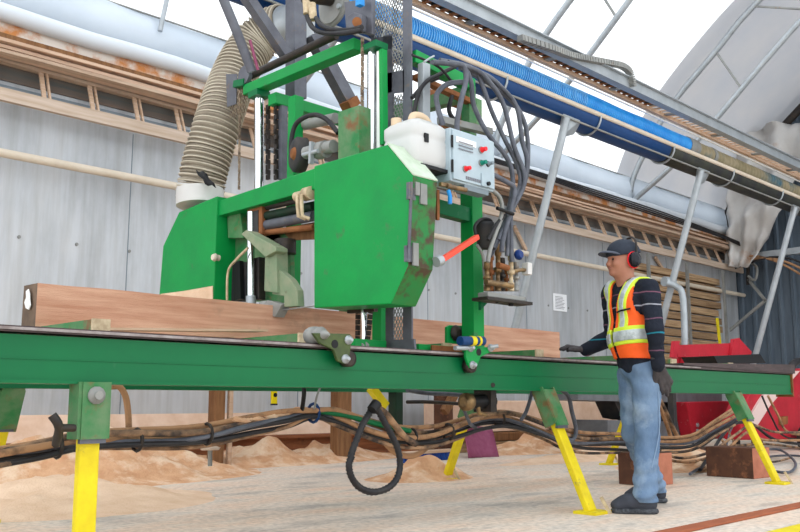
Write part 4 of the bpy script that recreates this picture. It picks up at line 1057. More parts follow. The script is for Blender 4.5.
wblock(8.06, 3.68, .32, .46, .27, math.radians(-4), 'big dark wooden block on the floor beside the right yellow leg', (1, 1, 0, 0))
c_ = PZ(646, 484); wblock(c_.x, c_.y, .34, .30, .26, math.radians(-6), 'square reddish wooden block on the floor behind the worker\'s legs', (1, 0, 0, 0))

# ================================================================ CABLE BUNDLE
def bundle_path(off_u=0, off_v=0, y=3.8, dy=0):
    P_ = [(-30, 462), (0, 456), (40, 449), (80, 441), (130, 439), (175, 438), (210, 434), (250, 425), (285, 418), (312, 413), (335, 417), (360, 426), (395, 436), (430, 436), (455, 429), (478, 421), (500, 418), (520, 422), (545, 431), (562, 438), (585, 442), (620, 442), (650, 444), (690, 442), (715, 428), (735, 416)]
    return P_
bp0 = bundle_path()
t = thing('cable_bundle', (4.2, 3.8, 0), 'thick sagging bundle of dusty black hoses tied under the green track', 'cable bundle')
specs = [(0, -8, .014, 'hose_dusty2'), (1, -4.5, .016, 'hose_dusty'), (-1, -.5, .016, 'hose_dusty2'), (0, 3.5, .015, 'black_rubber'), (2, 7, .013, 'black_rubber'), (0, 9.5, .011, 'hose_dusty'), (1, 1.5, .013, 'hose_grey')]
for k, (du, dv, r_, m_) in enumerate(specs):
    pts = []
    for i, (u, v) in enumerate(bp0):
        sp = 1.0 if not (300 < u < 325) else .45
        wv = 1.6*math.sin(i*.9+k*1.7)
        yy = 3.8+.05*math.sin(k*2.3+i*.5)+(0 if u < 560 else min(1, (u-560)/60)*.25)
        if u > 640: yy += .0
        pts.append(PY(u+du, v+dv*sp+wv, yy))
    part('hose', MB().tube(smooth_path(pts, 5), r_, 8), m_, t)
# green hose in the middle stretch
part('hose', MB().tube(smooth_path([PY(u, v, 3.76) for (u, v) in ((318, 411), (345, 415), (370, 422), (395, 428), (410, 431))], 5), .016, 8), 'green_dark', t)
for (u, v) in ((55, 446), (135, 440), (205, 434), (312, 413), (410, 437), (447, 432), (498, 419), (560, 437)):
    c = PY(u, v, 3.79)
    ring = [c+Vector((.01, .05*math.cos(a_*math.pi/6), .05*math.sin(a_*math.pi/6))) for a_ in range(12)]
    part('cable_tie', MB().tube(ring, .009, 6, closed=True), 'dark_metal' if u != 312 else 'blue_tray', t)
part('hanger', MB().tube(smooth_path([PY(304, 386, 3.7), PY(304, 395, 3.7), PY(302, 410, 3.75)], 3), .012, 6), 'black', t)
part('hanger', MB().tube(smooth_path([PY(321, 386, 3.7), PY(317, 396, 3.7), PY(314, 410, 3.75)], 3), .006, 6), 'galv_dull', t)
part('tie_hook', MB().tube(smooth_path([PY(52, 415, 3.4), PY(59, 427, 3.4), PY(56, 444, 3.5)], 4), .018, 8).tube([PY(59, 428, 3.4), PY(74, 428, 3.42)], .016, 8), 'dark_metal', t)
# sawdust lying on the sagging part
sd = MB()
for k in range(46):
    u = random.uniform(235, 312); v = 413+(312-u)*.15-2-random.uniform(0, 5)
    c = PY(u, v+2, 3.8); r_ = random.uniform(.02, .04)
    sd.lathe(c+Vector((0, 0, -r_*.6)), (0, 0, 1), [(0, r_*.5), (r_*.4, r_*1.4), (r_*.8, r_), (r_*1.1, r_*.2)], 8)
o = part('sawdust_clumps', sd, 'dust_orange', t); o['kind'] = 'stuff'
# hanging loop of ribbed cable
lp = [(352, 456), (349, 464), (351, 476), (359, 487), (372, 492), (386, 489), (396, 480), (400, 466), (398, 450), (392, 436), (386, 425), (379, 412), (374, 406), (369, 414), (363, 424), (358, 436), (352, 452), (350, 462)]
lpp = smooth_path([PY(u, v, 3.45+.01*i/len(lp)*5) for i, (u, v) in enumerate(lp)], 8)
t = thing('hanging_cable_loop', lpp[0], 'ribbed black cable hanging in a big loop almost to the floor', 'cable')
part('cable', MB().tube(lpp, lambda q_: .018+.0025*math.sin(q_*380), 8), 'black_rubber', t)
part('cable_tail', MB().tube(smooth_path([PY(u, v, 3.7) for (u, v) in ((374, 406), (384, 412), (394, 424), (404, 436), (416, 444))], 6), .020, 8), 'hose_dusty', t)
part('cable_tail', MB().tube(smooth_path([PY(u, v, 3.9) for (u, v) in ((382, 436), (388, 446), (398, 454), (412, 456), (424, 450), (434, 438))], 6), .018, 8), 'hose_dusty2', t)
part('cable_tie', MB().cyl(PY(372, 410, 3.44), PY(377, 403, 3.44), .03, 10), 'black', t)
# drooping hoses under the beam
droops = [('thin dusty hose drooping from the beam beside the left yellow leg', [(108, 387), (118, 386), (125, 395), (128, 412), (129, 436)], .016, 'hose_dusty2', 3.9),
          ('thin hose drooping from the beam left of the middle yellow leg', [(533, 387), (530, 400), (526, 412), (521, 420)], .013, 'hose_grey', 3.7),
          ('hose looping down beside the green bracket of the middle leg', [(558, 388), (568, 396), (572, 412), (576, 430), (572, 440), (562, 436)], .016, 'hose_grey', 3.8),
          ('dusty hose hanging beside the worker toward the floor cables', [(655, 398), (662, 412), (668, 428), (672, 442)], .022, 'hose_dusty2', 4.6),
          ('dark hose hanging close beside the worker toward the floor cables', [(659, 398), (667, 414), (674, 430), (682, 444)], .022, 'hose_dusty', 4.65),
          ('long thin hose running back from the small motor to the green post', [(407, 402), (430, 402), (462, 404)], .012, 'dark_metal', 4.0),
          ('upper thin hose running back from the small motor', [(407, 390), (425, 393), (446, 394), (462, 395)], .014, 'hose_grey', 3.9)]
for lab, pts, r_, m_, y in droops:
    tag(part('drooping_hose', MB().tube(smooth_path([PY(u, v, y) for u, v in pts], 6), r_, 8), m_), lab, 'hose')
# small hydraulic motor under the beam
t = thing('hydraulic_motor', PY(480, 408, 3.55), 'small dark hydraulic motor bolted under the green beam above the purple shovel', 'motor')
part('mount_plate', MB().prism([PY(*p, 3.5) for p in ((491, 378), (496, 380), (497, 412), (491, 412))], (0, .14, 0)), 'dark_metal', t)
part('motor_body', MB().cyl(PY(470, 402, 3.56), PY(492, 401, 3.56), .045, 16), 'black', t)
part('end_gear', MB().lathe(PY(470, 402, 3.56), (-1, 0, 0), [(0, .05), (.02, .055), (.05, .055), (.05, .03), (.06, .03)], 14), 'brass', t)
part('hose_elbow', MB().tube([PY(478, 407, 3.54), PY(479, 413, 3.54), PY(486, 415, 3.54)], .014, 8), 'brass', t)
part('hose_elbow', MB().tube([PY(464, 410, 3.6), PY(470, 424, 3.7), PY(478, 430, 3.9)], .012, 8), 'hose_grey', t)
part('bolt', MB().cyl(PY(493, 385, 3.48), PY(493, 385, 3.44), .014, 8), 'dark_metal', t)
# tangled floor cables at the right
rn = random.Random(11)
tg_ = [ [(655, 450), (680, 458), (710, 452), (735, 435), (752, 425), (775, 432), (810, 432)],
        [(650, 456), (690, 462), (725, 450), (748, 432), (765, 440), (810, 440)],
        [(700, 470), (712, 452), (722, 436), (734, 424), (752, 424), (776, 440), (815, 446)],
        [(740, 452), (760, 450), (780, 450), (795, 462), (790, 472), (770, 470), (752, 462), (745, 455)],
        [(735, 446), (765, 444), (800, 448), (815, 452)],
        [(768, 396), (778, 415), (788, 432), (815, 436)],
        [(762, 396), (772, 418), (784, 436), (812, 442)],
        [(690, 474), (700, 468), (712, 464)],
        [(722, 440), (730, 452), (736, 462), (744, 470)],
        [(680, 456), (705, 440), (724, 428), (742, 420)],
        [(672, 442), (678, 450), (690, 455), (705, 452)],
        [(755, 460), (775, 456), (800, 456), (815, 462)],
        [(728, 430), (736, 445), (748, 456), (770, 462), (790, 458)],
        [(690, 448), (700, 456), (706, 470)],
        [(645, 447), (670, 452), (700, 447), (722, 430)],
        [(750, 398), (740, 415), (730, 432), (726, 450)]]
for k, pts in enumerate(tg_):
    y = 4.25+.07*k
    P_ = []
    for u, v in pts:
        p = PY(u, v, y)
        if p.z < .03: p = PZ(u, v, .03)
        P_.append(p)
    tag(part('floor_cable', MB().tube(smooth_path(P_, 6), rn.uniform(.011, .018), 8), ['hose_dusty', 'hose_dusty2', 'black_rubber', 'hose_grey'][k % 4]),
        'dusty cable in the tangle on the floor at the foot of the right yellow leg', 'cable', 'tangled floor cables at the right')
rk = MB(); c = PZ(668, 472)
# paper sack scrap by the block
rows = []
for i in range(10):
    row = []
    for j in range(8):
        p = PZ(690+26*j/7, 465-4*i/9, 0)+Vector((.02*i, .03*i, .012+.16*math.sin(math.pi*j/7)*math.sin(math.pi*i/9)))
        p += Vector((0, 0, .03*abs(noise.noise(p*9)))); row.append(p)
    rows.append(row)
tag(part('paper_sack', MB().sheet(rows), 'can_dust', solid=.005), 'crumpled tan paper sack under the cables left of the big wooden block', 'sack')
# short peg on the floor and small stakes
t = thing('floor_peg', PZ(210, 466), 'small round-topped peg sticking up from the sawdust at left', 'peg')
part('stem', MB().cyl(PY(210, 466, 6.0), PY(210, 450, 6.0), .018, 8), 'galv_dull', t)
part('cap', MB().lathe(PY(210, 450, 6.0), (0, 0, 1), [(0, .07), (.02, .08), (.035, .03)], 14), 'wood_beige', t)
# ================================================================ WORKER
BASE = PZ(644.5, 510)
fl_ = Vector((-.868, .49, 0)).normalized(); lf_ = Vector((-fl_.y, fl_.x, 0))     # facing, his left
def Wd(x, y, z): return BASE+fl_*x+lf_*y+Vector((0, 0, z))
def Lc(p):
    d = Vector(p)-BASE; return (d.dot(fl_), d.dot(lf_), d.z)
def nrm(a): return np.sqrt((a*a).sum(-1))
def capsule(a, b_, ra, rb):
    a = np.array(a, dtype=np.float32); b_ = np.array(b_, dtype=np.float32); ab = b_-a; L2 = float((ab*ab).sum())
    def f_(P):
        t_ = np.clip(((P-a)@ab)/L2, 0, 1); return nrm(P-a-t_[..., None]*ab)-(ra+(rb-ra)*t_)
    return f_
def ellip(c, r_, rz=0., ry=0.):
    c = np.array(c, dtype=np.float32); r_ = np.array(r_, dtype=np.float32)
    cz, sz, cy, sy = math.cos(rz), math.sin(rz), math.cos(ry), math.sin(ry)
    M = np.array([[cz, sz, 0], [-sz, cz, 0], [0, 0, 1]])
    M2 = np.array([[cy, 0, sy], [0, 1, 0], [-sy, 0, cy]])
    MM = (M2@M).astype(np.float32)
    def f_(P):
        Q = (P-c)@MM.T; k0 = nrm(Q/r_); k1 = nrm(Q/(r_*r_))+1e-6; return k0*(k0-1)/k1
    return f_
def rbox(c, h, r_, M=None):
    c = np.array(c, dtype=np.float32); h = np.array(h, dtype=np.float32)-r_
    def f_(P):
        Q = P-c
        if M is not None: Q = Q@M
        q_ = np.abs(Q)-h; return nrm(np.maximum(q_, 0))+np.minimum(q_.max(-1), 0)-r_
    return f_
def smin(a, b_, k):
    h = np.clip(.5+.5*(b_-a)/k, 0, 1); return b_*(1-h)+a*h-k*h*(1-h)
def union(fs, k=.03):
    def f_(P):
        r_ = fs[0](P)
        for g in fs[1:]: r_ = smin(r_, g(P), k)
        return r_
    return f_
def nets(f_, lo, hi, h):
    n = [int(math.ceil((hi[i]-lo[i])/h))+1 for i in range(3)]
    ax = [np.arange(n[i], dtype=np.float32)*h+lo[i] for i in range(3)]
    D = np.empty(n, dtype=np.float32)
    YY, ZZ = np.meshgrid(ax[1], ax[2], indexing='ij')
    step = 24
    for i0 in range(0, n[0], step):
        xs = ax[0][i0:i0+step]
        P = np.empty((len(xs), n[1], n[2], 3), dtype=np.float32)
        P[..., 0] = xs[:, None, None]; P[..., 1] = YY; P[..., 2] = ZZ
        D[i0:i0+step] = f_(P)
    S = D < 0
    cs = np.zeros([k-1 for k in n]+[3], dtype=np.float32); cnt_ = np.zeros([k-1 for k in n], dtype=np.float32)
    corners = [(a, b_, c) for a in (0, 1) for b_ in (0, 1) for c in (0, 1)]
    def sl(A, c): return A[c[0]:n[0]-1+c[0], c[1]:n[1]-1+c[1], c[2]:n[2]-1+c[2]]
    for c in corners:
        for ax_ in range(3):
            if c[ax_]: continue
            d = list(c); d[ax_] = 1
            a, b_ = sl(D, c), sl(D, d); m_ = sl(S, c) != sl(S, d)
            t_ = np.where(m_, a/(a-b_+1e-12), 0)
            for q_ in range(3):
                cs[..., q_] += np.where(m_, (t_ if q_ == ax_ else c[q_]), 0)
            cnt_ += m_
    act = cnt_ > 0
    idx = -np.ones(act.shape, dtype=np.int64); idx[act] = np.arange(act.sum())
    ijk = np.argwhere(act); V = (ijk+cs[act]/cnt_[act][:, None])*h+np.array(lo)
    faces = []
    for ax_ in range(3):
        o1, o2 = [(1, 2), (2, 0), (0, 1)][ax_]
        s0 = [slice(None)]*3; s1 = [slice(None)]*3
        s0[ax_] = slice(0, n[ax_]-1); s1[ax_] = slice(1, n[ax_])
        for o_ in (o1, o2): s0[o_] = slice(1, n[o_]-1); s1[o_] = slice(1, n[o_]-1)
        a, b_ = S[tuple(s0)], S[tuple(s1)]
        for flip in (False, True):
            m_ = (a & ~b_) if not flip else (~a & b_)
            E_ = np.argwhere(m_)
            if not len(E_): continue
            for o_ in (o1, o2): E_[:, o_] += 1
            def gi(d1, d2):
                q_ = E_.copy(); q_[:, o1] -= d1; q_[:, o2] -= d2
                return idx[q_[:, 0], q_[:, 1], q_[:, 2]]
            Q = np.stack([gi(1, 1), gi(0, 1), gi(0, 0), gi(1, 0)], 1)
            if flip: Q = Q[:, ::-1]
            faces.append(Q)
    return V, np.concatenate(faces)
def organic(name, f_, lo, hi, h, m_, parent, smooth_it=3, warp=None):
    V, Fq = nets(f_, lo, hi, h)
    nb = np.zeros((len(V),)); acc = np.zeros_like(V)
    ed = np.concatenate([Fq[:, [0, 1]], Fq[:, [1, 2]], Fq[:, [2, 3]], Fq[:, [3, 0]]])
    for it in range(smooth_it):
        acc[:] = 0; nb[:] = 0
        np.add.at(acc, ed[:, 0], V[ed[:, 1]]); np.add.at(nb, ed[:, 0], 1)
        np.add.at(acc, ed[:, 1], V[ed[:, 0]]); np.add.at(nb, ed[:, 1], 1)
        V = V*.5+.5*acc/nb[:, None]
    org = ROOTLOC[parent.name]
    FX = np.array([[fl_.x, fl_.y, 0], [lf_.x, lf_.y, 0], [0, 0, 1]])
    Wv = V@FX+np.array(BASE)-np.array(org)
    me = bpy.data.meshes.new(name); me.from_pydata(Wv.tolist(), [], Fq.tolist()); me.materials.append(MATS[m_])
    me.polygons.foreach_set('use_smooth', [True]*len(Fq)); me.update()
    o = bpy.data.objects.new(name, me); col.objects.link(o); o.parent = parent; ROOTLOC[o.name] = org
    return o
def maxf(*fs):
    def f_(P):
        r_ = fs[0](P)
        for g in fs[1:]: r_ = np.maximum(r_, g(P))
        return r_
    return f_
def off(f_, d): return lambda P: f_(P)-d

# joints in his own frame
shL = (.0, .175, 1.395); shR = (.09, -.165, 1.41)
elL = Lc(PY(655, 330, 2.77)); wrL = Lc(PY(658, 366, 2.79)); 
wrR = Lc(PY(586, 350, 3.44)); elR = (.02, -.27, 1.13); fiR = Lc(PY(561, 346, 3.60))
hipL, hipR = (.0, .085, .86), (.0, -.085, .86)
knL, knR = (.01, .09, .48), (-.005, -.10, .48)
anL = Lc(PZ(640, 514)); anL = (anL[0]-.03, anL[1], .10); anR = Lc(PZ(652, 503)); anR = (anR[0]-.02, anR[1], .10)
nb_, ck = (.055, 0, 1.43), (.095, 0, 1.55)
HX = -.028
HC = (.115+HX, 0, 1.615)
wk = thing('person', BASE, 'worker in dark cap, earmuffs, orange safety vest and jeans, hand on the green track', 'person')
torso = [ellip((.045, 0, 1.30), (.102, .160, .16)), ellip((.05, 0, 1.10), (.106, .145, .19)), ellip((.012, 0, .93), (.100, .145, .13)),
         capsule((.0, .13, 1.40), (.075, -.125, 1.41), .062, .062)]
neck = capsule(nb_, ck, .066, .060)
def hand(w, tip, back, thumb, r_=.010):
    """palm and five fingers: w wrist, tip = where the middle finger ends; back = unit normal off the back of the hand; thumb = side of the thumb"""
    w = np.array(w); tip = np.array(tip); d = tip-w; L_ = np.linalg.norm(d); d = d/L_
    bk = np.array(back, dtype=float); bk -= d*bk.dot(d); bk /= np.linalg.norm(bk)
    sd_ = np.cross(bk, d); 
    if sd_.dot(np.array(thumb)) < 0: sd_ = -sd_
    fs = []
    pl = L_*.50
    for s_ in (-.028, -.010, .010, .028): fs.append(capsule(w+sd_*s_*.7, w+d*pl+sd_*s_, .017, .014))
    for s_, ln in ((.033, .86), (.011, 1.), (-.011, .93), (-.032, .76)):
        b0 = w+d*pl*.9+sd_*s_; fl = L_*ln-pl*.9
        m1 = b0+d*fl*.5+sd_*s_*.12+bk*.003; e1 = b0+d*fl*.95+sd_*s_*.16-bk*.022
        fs.append(capsule(b0, m1, .0125, .011)); fs.append(capsule(m1, e1, .011, .0095))
    t0 = w+d*L_*.12+sd_*.025; t1 = w+d*L_*.36+sd_*.055-bk*.01; t2 = w+d*L_*.56+sd_*.058-bk*.018
    fs.append(capsule(t0, t1, .017, .014)); fs.append(capsule(t1, t2, .013, .010))
    return fs
tipL = Lc(PY(671, 396, 2.80))
hL = hand(wrL, tipL, (0.25, 1, 0), (1, 0, .0))
hR = hand(wrR, fiR, (0, 0, 1), (.0, 1, 0))
head = [ellip(HC, (.096, .076, .112)), ellip((.150+HX, 0, 1.575), (.056, .056, .075), 0, .15), ellip((.135+HX, 0, 1.54), (.058, .05, .045)),
        capsule((.205+HX, 0, 1.612), (.222+HX, 0, 1.578), .010, .014), ellip((.196+HX, 0, 1.632), (.016, .048, .012)), ellip((.200+HX, 0, 1.545), (.016, .026, .012)),
        ellip((.192+HX, 0, 1.517), (.020, .024, .018)), ellip((.185+HX, .040, 1.578), (.025, .022, .025)), ellip((.185+HX, -.040, 1.578), (.025, .022, .025)),
        ellip((.10+HX, .078, 1.60), (.018, .010, .032)), ellip((.10+HX, -.078, 1.60), (.018, .010, .032))]
hd = union(head, .016)
sock = [ellip((.212+HX, .030, 1.607), (.016, .018, .010)), ellip((.212+HX, -.030, 1.607), (.016, .018, .010)), ellip((.218+HX, 0, 1.552), (.010, .018, .003))]
def headcut(P):
    r_ = smin(hd(P), neck(P), .03)
    for g in sock: r_ = np.maximum(r_, -g(P))
    return r_
armsk = [capsule(shL, elL, .045, .036), capsule(elL, wrL, .036, .026), capsule(shR, elR, .045, .036), capsule(elR, wrR, .036, .026)]
legsk = [capsule(hipL, knL, .07, .05), capsule(knL, anL, .05, .035), capsule(hipR, knR, .07, .05), capsule(knR, anR, .05, .035),
         capsule(anL, (anL[0]+.14, anL[1]-.05, .05), .03, .025), capsule(anR, (anR[0]+.14, anR[1]-.05, .05), .03, .025)]
tsk = union([off(g, -.012) for g in torso]+armsk+legsk, .03)
hsk = union([off(g, -.003) for g in hL+hR], .008)
def bodyf(P): return smin(smin(headcut(P), tsk(P), .025), hsk(P), .012)
allp = np.array([shL, shR, elL, wrL, tipL, wrR, fiR, elR, hipL, anL, anR, HC])
lo = allp.min(0)-.16; hi = allp.max(0)+.16; lo[2] = .015; hi[2] = 1.78
organic('body', bodyf, lo, hi, .0055, 'skin', wk, 1)
for s_ in (1, -1):
    MB_ = MB().lathe(Wd(.199+HX, .030*s_, 1.607), fl_, [(0, .009), (.006, .006)], 10)
    part('eye', MB_, 'eye', wk)
    part('eyebrow', MB().bar(Wd(.204+HX, .016*s_, 1.627), Wd(.196+HX, .046*s_, 1.629), .006, .006), 'hair', wk)
part('lips', MB().bar(Wd(.212+HX, -.018, 1.553), Wd(.212+HX, .018, 1.553), .010, .007), 'lips', wk, bevel=.002)
hr = maxf(ellip((.10+HX, 0, 1.62), (.104, .084, .105)), lambda P: P[..., 0]-.085-HX, lambda P: 1.56-P[..., 2])
organic('hair', hr, (-.04, -.11, 1.53), (.12, .11, 1.70), .006, 'hair', wk, 1)

# shirt with stripe rings
m, nt, N, L, b = _nodes('shirt_striped'); b.inputs['Roughness'].default_value = .9; b.inputs['Specular IOR Level'].default_value = .1
g = N.new('ShaderNodeNewGeometry'); sx = N.new('ShaderNodeSeparateXYZ'); L.new(g.outputs['Position'], sx.inputs[0])
nz_ = noisen(N, L, 5, (1, 1, 1), 3)
last = None
zs = [(290, (112, 76, 92)), (303, (150, 152, 162)), (318, (104, 74, 92)), (333, (40, 124, 146)), (350, (104, 74, 92))]
ad = N.new('ShaderNodeMath'); ad.operation = 'MULTIPLY_ADD'; L.new(nz_.outputs[0], ad.inputs[0]); ad.inputs[1].default_value = .03; L.new(sx.outputs[2], ad.inputs[2])
for v_, c in zs:
    z_ = PY(660, v_, 2.72).z+.015
    s1 = N.new('ShaderNodeMath'); s1.operation = 'COMPARE'; L.new(ad.outputs[0], s1.inputs[0]); s1.inputs[1].default_value = z_; s1.inputs[2].default_value = .0042
    mx = N.new('ShaderNodeMix'); mx.data_type = 'RGBA'; L.new(s1.outputs[0], mx.inputs[0])
    if last: L.new(last, mx.inputs[6])
    else: mx.inputs[6].default_value = (*lin((36, 40, 50)), 1)
    mx.inputs[7].default_value = (*lin(c), 1); last = mx.outputs[2]
L.new(last, b.inputs['Base Color'])
bp = N.new('ShaderNodeBump'); bp.inputs['Strength'].default_value = .5; bp.inputs['Distance'].default_value = .03
nb2 = noisen(N, L, 12, (1, 1, .7), 3); L.new(nb2.outputs[0], bp.inputs['Height']); L.new(bp.outputs[0], b.inputs['Normal'])
tsh = union([off(g_, .008) for g_ in torso], .03)
arm = union([capsule(shL, elL, .066, .054), capsule(elL, wrL, .054, .042), capsule(shR, elR, .066, .062), capsule(elR, wrR, .062, .046)], .02)
col_ = capsule((.05, 0, 1.44), (.07, 0, 1.475), .066, .062)
def fold(P): return .004*np.sin(P[..., 2]*60+P[..., 0]*22)*np.sin(P[..., 1]*30+P[..., 2]*14)
hemz = .855
def shirtf(P):
    d = smin(smin(tsh(P), arm(P), .03), col_(P), .02)+fold(P)
    d = np.maximum(d, (hemz-P[..., 2]-.04*(P[..., 0]-.05))*np.where(nrm(P-np.array(wrL, dtype=np.float32)) < .16, -1, 1)) if False else d
    hem = hemz-P[..., 2]
    near = np.minimum(nrm(P-np.array(wrL, dtype=np.float32)), nrm(P-np.array(wrR, dtype=np.float32))) < .14
    d = np.where(near, d, np.maximum(d, hem))
    return np.maximum(d, P[..., 2]-1.485)
slo = np.array([allp[:, 0].min()-.12, allp[:, 1].min()-.12, .80]); shi = np.array([allp[:, 0].max()+.12, allp[:, 1].max()+.12, 1.52])
organic('shirt', shirtf, slo, shi, .0065, 'shirt_striped', wk, 2)

# safety vest
tv = off(tsh, .014)
def arm_cut(P):        # outside the armholes
    return .0
def vestf(d_, extra=None):
    def f_(P):
        x, y, z = P[..., 0], P[..., 1], P[..., 2]
        dd = tsh(P)-d_
        d = np.maximum(dd, -(tsh(P)-.002))
        d = np.maximum(d, .955-z+.05*(x-.05)); d = np.maximum(d, z-1.485)
        w_ = np.where(z > 1.20, .165-.16*(z-1.20), .30)
        d = np.maximum(d, np.abs(y)-w_)
        # front opening, wider towards the neck
        op = .020+np.clip(z-1.20, 0, 1)*.18
        d = np.maximum(d, np.where(x > .06, op-np.abs(y), -1.))
        d = np.maximum(d, .075-np.sqrt((x-.06)**2+(y*.9)**2)*np.where(z > 1.42, 1, 9))
        if extra is not None: d = np.maximum(d, extra(P))
        return d
    return f_
vlo, vhi = (-.12, -.24, .93), (.26, .24, 1.52)
vs_ = organic('safety_vest', vestf(.016), vlo, vhi, .0055, 'orange', wk, 1)
vs_['label'] = 'orange safety vest'
def vstrip(a, b_):
    def e_(P):
        y = np.abs(P[..., 1])-.30*np.clip(P[..., 2]-1.28, 0, 1)*.3; return np.maximum(np.maximum(a-y, y-b_), 1.06-P[..., 2])
    return e_
def sidey(s_, e_): return lambda P: np.maximum(e_(P), -s_*P[..., 1])
for s_ in (1, -1):
    for a_, b_, m_, nm, dd in ((.052, .118, 'lime', 'lime_strip', .020), (.068, .102, 'silver', 'reflective_strip', .024)):
        organic(nm, vestf(dd, sidey(s_, vstrip(a_, b_))), vlo, vhi, .0055, m_, vs_, 0)
zb0, zb1 = 1.035, 1.15
def band(a_, b_):
    def e_(P):
        z = P[..., 2]-.10*(P[..., 1]); return np.maximum(a_-z, z-b_)
    return e_
organic('lime_band', vestf(.026, band(zb0, zb1)), vlo, vhi, .0055, 'lime', vs_, 0)
organic('reflective_band', vestf(.030, band(zb0+.022, zb1-.026)), vlo, vhi, .0055, 'silver', vs_, 0)
part('side_strap', MB().tube(smooth_path([Wd(.17, .055, 1.255), Wd(.165, .10, 1.262), Wd(.13, .15, 1.27)], 4), .006, 6), 'black', vs_)

# jeans
leg_ = union([capsule(hipL, knL, .098, .076), capsule(knL, (anL[0]-.01, anL[1], .09), .076, .074), capsule(hipR, knR, .096, .076), capsule(knR, (anR[0]-.01, anR[1], .09), .076, .074), ellip((.008, 0, .90), (.106, .148, .12))], .02)
def jeanf(P):
    x, y, z = P[..., 0], P[..., 1], P[..., 2]
    low = np.clip((.36-z)/.25, 0, 1)
    w_ = .0065*low*np.sin(z*88+x*26+y*17)+.0035*np.sin(z*46+y*40+x*25)
    return np.maximum(np.maximum(leg_(P)+w_, z-.945), .070-z)
jl = (min(anL[0], anR[0])-.2, -.36, .03); jh = (.24, .30, .97)
jn = organic('jeans', jeanf, jl, jh, .006, 'jeans', wk, 1)
seam = [Wd(knL[0]-.01+.0, knL[1]+.0, 0)]
part('side_seam', MB().tube(smooth_path([Wd(-.035, .165, .84), Wd(-.03, .172, .66), Wd(-.025, .168, .48), Wd(anL[0]-.03, anL[1]+.06, .28)], 5), .003, 5), 'jean_seam', jn)

# boots
def boot(an, dirw, nm='boot'):
    d = Vector(dirw).normalized(); dx, dy = d.dot(fl_), d.dot(lf_)
    a0 = np.array([an[0], an[1], 0.]); dd = np.array([dx, dy, 0.]); sd_ = np.array([-dy, dx, 0.])
    ang = math.atan2(dy, dx)
    def at_(f_, s_, z): return tuple(a0+dd*f_+sd_*s_+np.array([0, 0, z]))
    up_ = union([ellip(at_(.0, 0, .085), (.058, .045, .08), ang), ellip(at_(.085, 0, .070), (.080, .046, .050), ang), ellip(at_(.150, 0, .050), (.052, .045, .036), ang), ellip(at_(-.035, 0, .06), (.045, .04, .05), ang), capsule(at_(0, 0, .10), at_(-.01, 0, .17), .042, .040)], .025)
    lo_ = np.array([min(a0[0], a0[0]+dx*.2)-.12, min(a0[1], a0[1]+dy*.2)-.12, -.0]); hi_ = np.array([max(a0[0], a0[0]+dx*.2)+.12, max(a0[1], a0[1]+dy*.2)+.12, .24])
    bo = organic(nm, maxf(up_, lambda P: .022-P[..., 2], lambda P: P[..., 2]-.20), lo_, hi_, .005, 'boot', wk, 1)
    so = union([ellip(at_(-.02, 0, .018), (.068, .046, .03), ang), ellip(at_(.09, 0, .018), (.09, .046, .03), ang), ellip(at_(.138, 0, .018), (.062, .047, .03), ang)], .02)
    organic('sole', maxf(so, lambda P: .001-P[..., 2], lambda P: P[..., 2]-.034), lo_-.03, hi_, .005, 'sole', bo, 0)
    for k in range(4):
        c = a0+dd*(.05+.028*k); z = .118-.013*k
        p0_, p1_ = c+sd_*.03, c-sd_*.03
        part('lace', MB().tube([Wd(p0_[0], p0_[1], z-.012), Wd(c[0], c[1], z+.002), Wd(p1_[0], p1_[1], z-.012)], .004, 5), 'stripe_white', bo)
    return bo
boot(anL, -RT*.93+Vector((FW.x, FW.y, 0))*.18); boot(anR, -RT*.95+Vector((FW.x, FW.y, 0))*.10)

# gloves
def glovef(hs, w, el, L0=.055):
    w = np.array(w); e_ = np.array(el); d = (e_-w)/np.linalg.norm(e_-w)
    cuff = capsule(w, w+d*L0, .036, .042)
    return union([off(g_, .0035) for g_ in hs]+[cuff], .008)
for hs, w, el, tp_ in ((hL, wrL, elL, tipL), (hR, wrR, elR, fiR)):
    A_ = np.array([w, tp_]); lo_ = A_.min(0)-.10; hi_ = A_.max(0)+.10
    organic('glove', glovef(hs, w, el), lo_, hi_, .0038, 'glove', wk, 1)
# pale back of the hanging glove
gp = union([ellip(tuple(np.array(wrL)*.55+np.array(tipL)*.45+np.array([.0, .012, 0])), (.030, .022, .052))], .01)

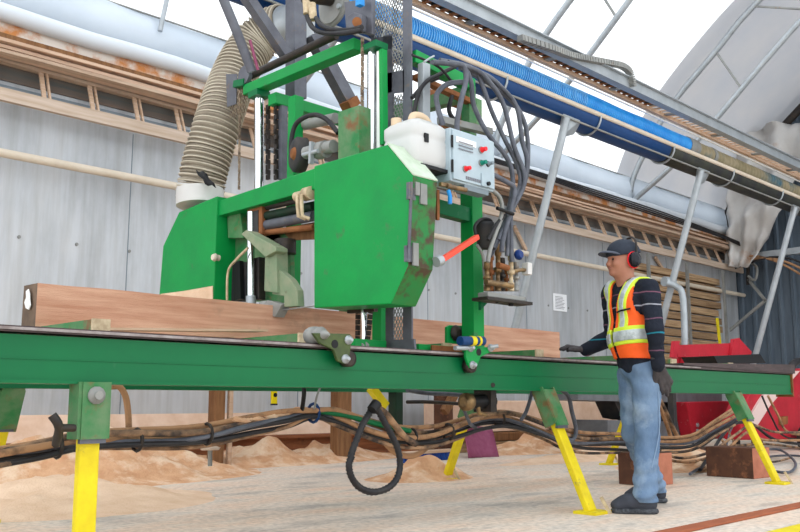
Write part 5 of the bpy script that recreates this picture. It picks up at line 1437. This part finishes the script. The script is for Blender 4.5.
# cap and earmuffs
capc = (.105+HX, 0, 1.655)
dome = maxf(ellip(capc, (.116, .094, .095)), lambda P: 1.640-.16*(P[..., 0]-.1-HX)-P[..., 2])
cp = organic('cap', dome, (-.07, -.12, 1.59), (.24, .12, 1.78), .0045, 'cap', wk, 1)
brim = maxf(ellip((.195+HX, 0, 1.632), (.090, .080, .030), 0, .16), lambda P: -(ellip((.195+HX, 0, 1.622), (.094, .084, .030), 0, .16)(P)), lambda P: .17+HX-P[..., 0])
organic('brim', brim, (.12, -.12, 1.57), (.31, .12, 1.69), .0035, 'cap_brim', cp, 0)
part('button', MB().lathe(Wd(.105+HX, 0, 1.747), (0, 0, 1), [(0, .010), (.006, .006)], 10), 'cap', cp)
em = part('earmuffs', MB().tube(smooth_path([Wd(.075+HX, .108, 1.61), Wd(.070+HX, .108, 1.67), Wd(.062+HX, .085, 1.725), Wd(.055+HX, .04, 1.757), Wd(.053+HX, 0, 1.763), Wd(.055+HX, -.04, 1.757), Wd(.062+HX, -.085, 1.725), Wd(.070+HX, -.108, 1.67), Wd(.075+HX, -.108, 1.61)], 5), .0075, 8), 'dark_metal', wk)
for s_ in (1, -1):
    c = Wd(.085+HX, .078*s_, 1.598); ax = lf_*s_
    cu = MB(); ux_, uz_ = fl_, Vector((0, 0, 1)); rings = []
    for (h_, r_) in ((.012, .96), (.030, 1.0), (.042, .95), (.052, .74), (.056, .4)):
        rings.append([c+ax*h_+ux_*(.041*r_*math.cos(a_*math.pi/10))+uz_*(.052*r_*math.sin(a_*math.pi/10)) for a_ in range(20)])
    if s_ < 0: rings = [r_[::-1] for r_ in rings]
    loft(cu, rings); part('ear_cup', cu, 'muff', em)
    rg = [c+ax*.012+ux_*(.041*math.cos(a_*math.pi/10))+uz_*(.052*math.sin(a_*math.pi/10)) for a_ in range(20)]
    part('cup_seal', MB().tube(rg, .0065, 6, closed=True), 'red_bright', em)
part('radio_strap', MB().bar(Wd(-.055, .10, 1.43), Wd(-.085, .085, 1.36), .02, .015), 'red_bright', wk)

# ================================================================ LIGHT
wd = bpy.data.worlds.new('World'); sc.world = wd; wd.use_nodes = True
bg = wd.node_tree.nodes['Background']; bg.inputs[0].default_value = (.93, .97, 1.0, 1); bg.inputs[1].default_value = 1.0
sc.view_settings.view_transform = 'Standard'; sc.view_settings.look = 'None'
sc.view_settings.gamma = 1; sc.view_settings.use_curve_mapping = False; sc.view_settings.exposure = 1.05
sc.cycles.use_denoising = True
sc.cycles.max_bounces = 8; sc.cycles.diffuse_bounces = 5; sc.cycles.transmission_bounces = 6
for o in list(sc.objects):
    if o.type == 'MESH' and len(o.data.vertices) == 0: print('EMPTY MESH', o.name)
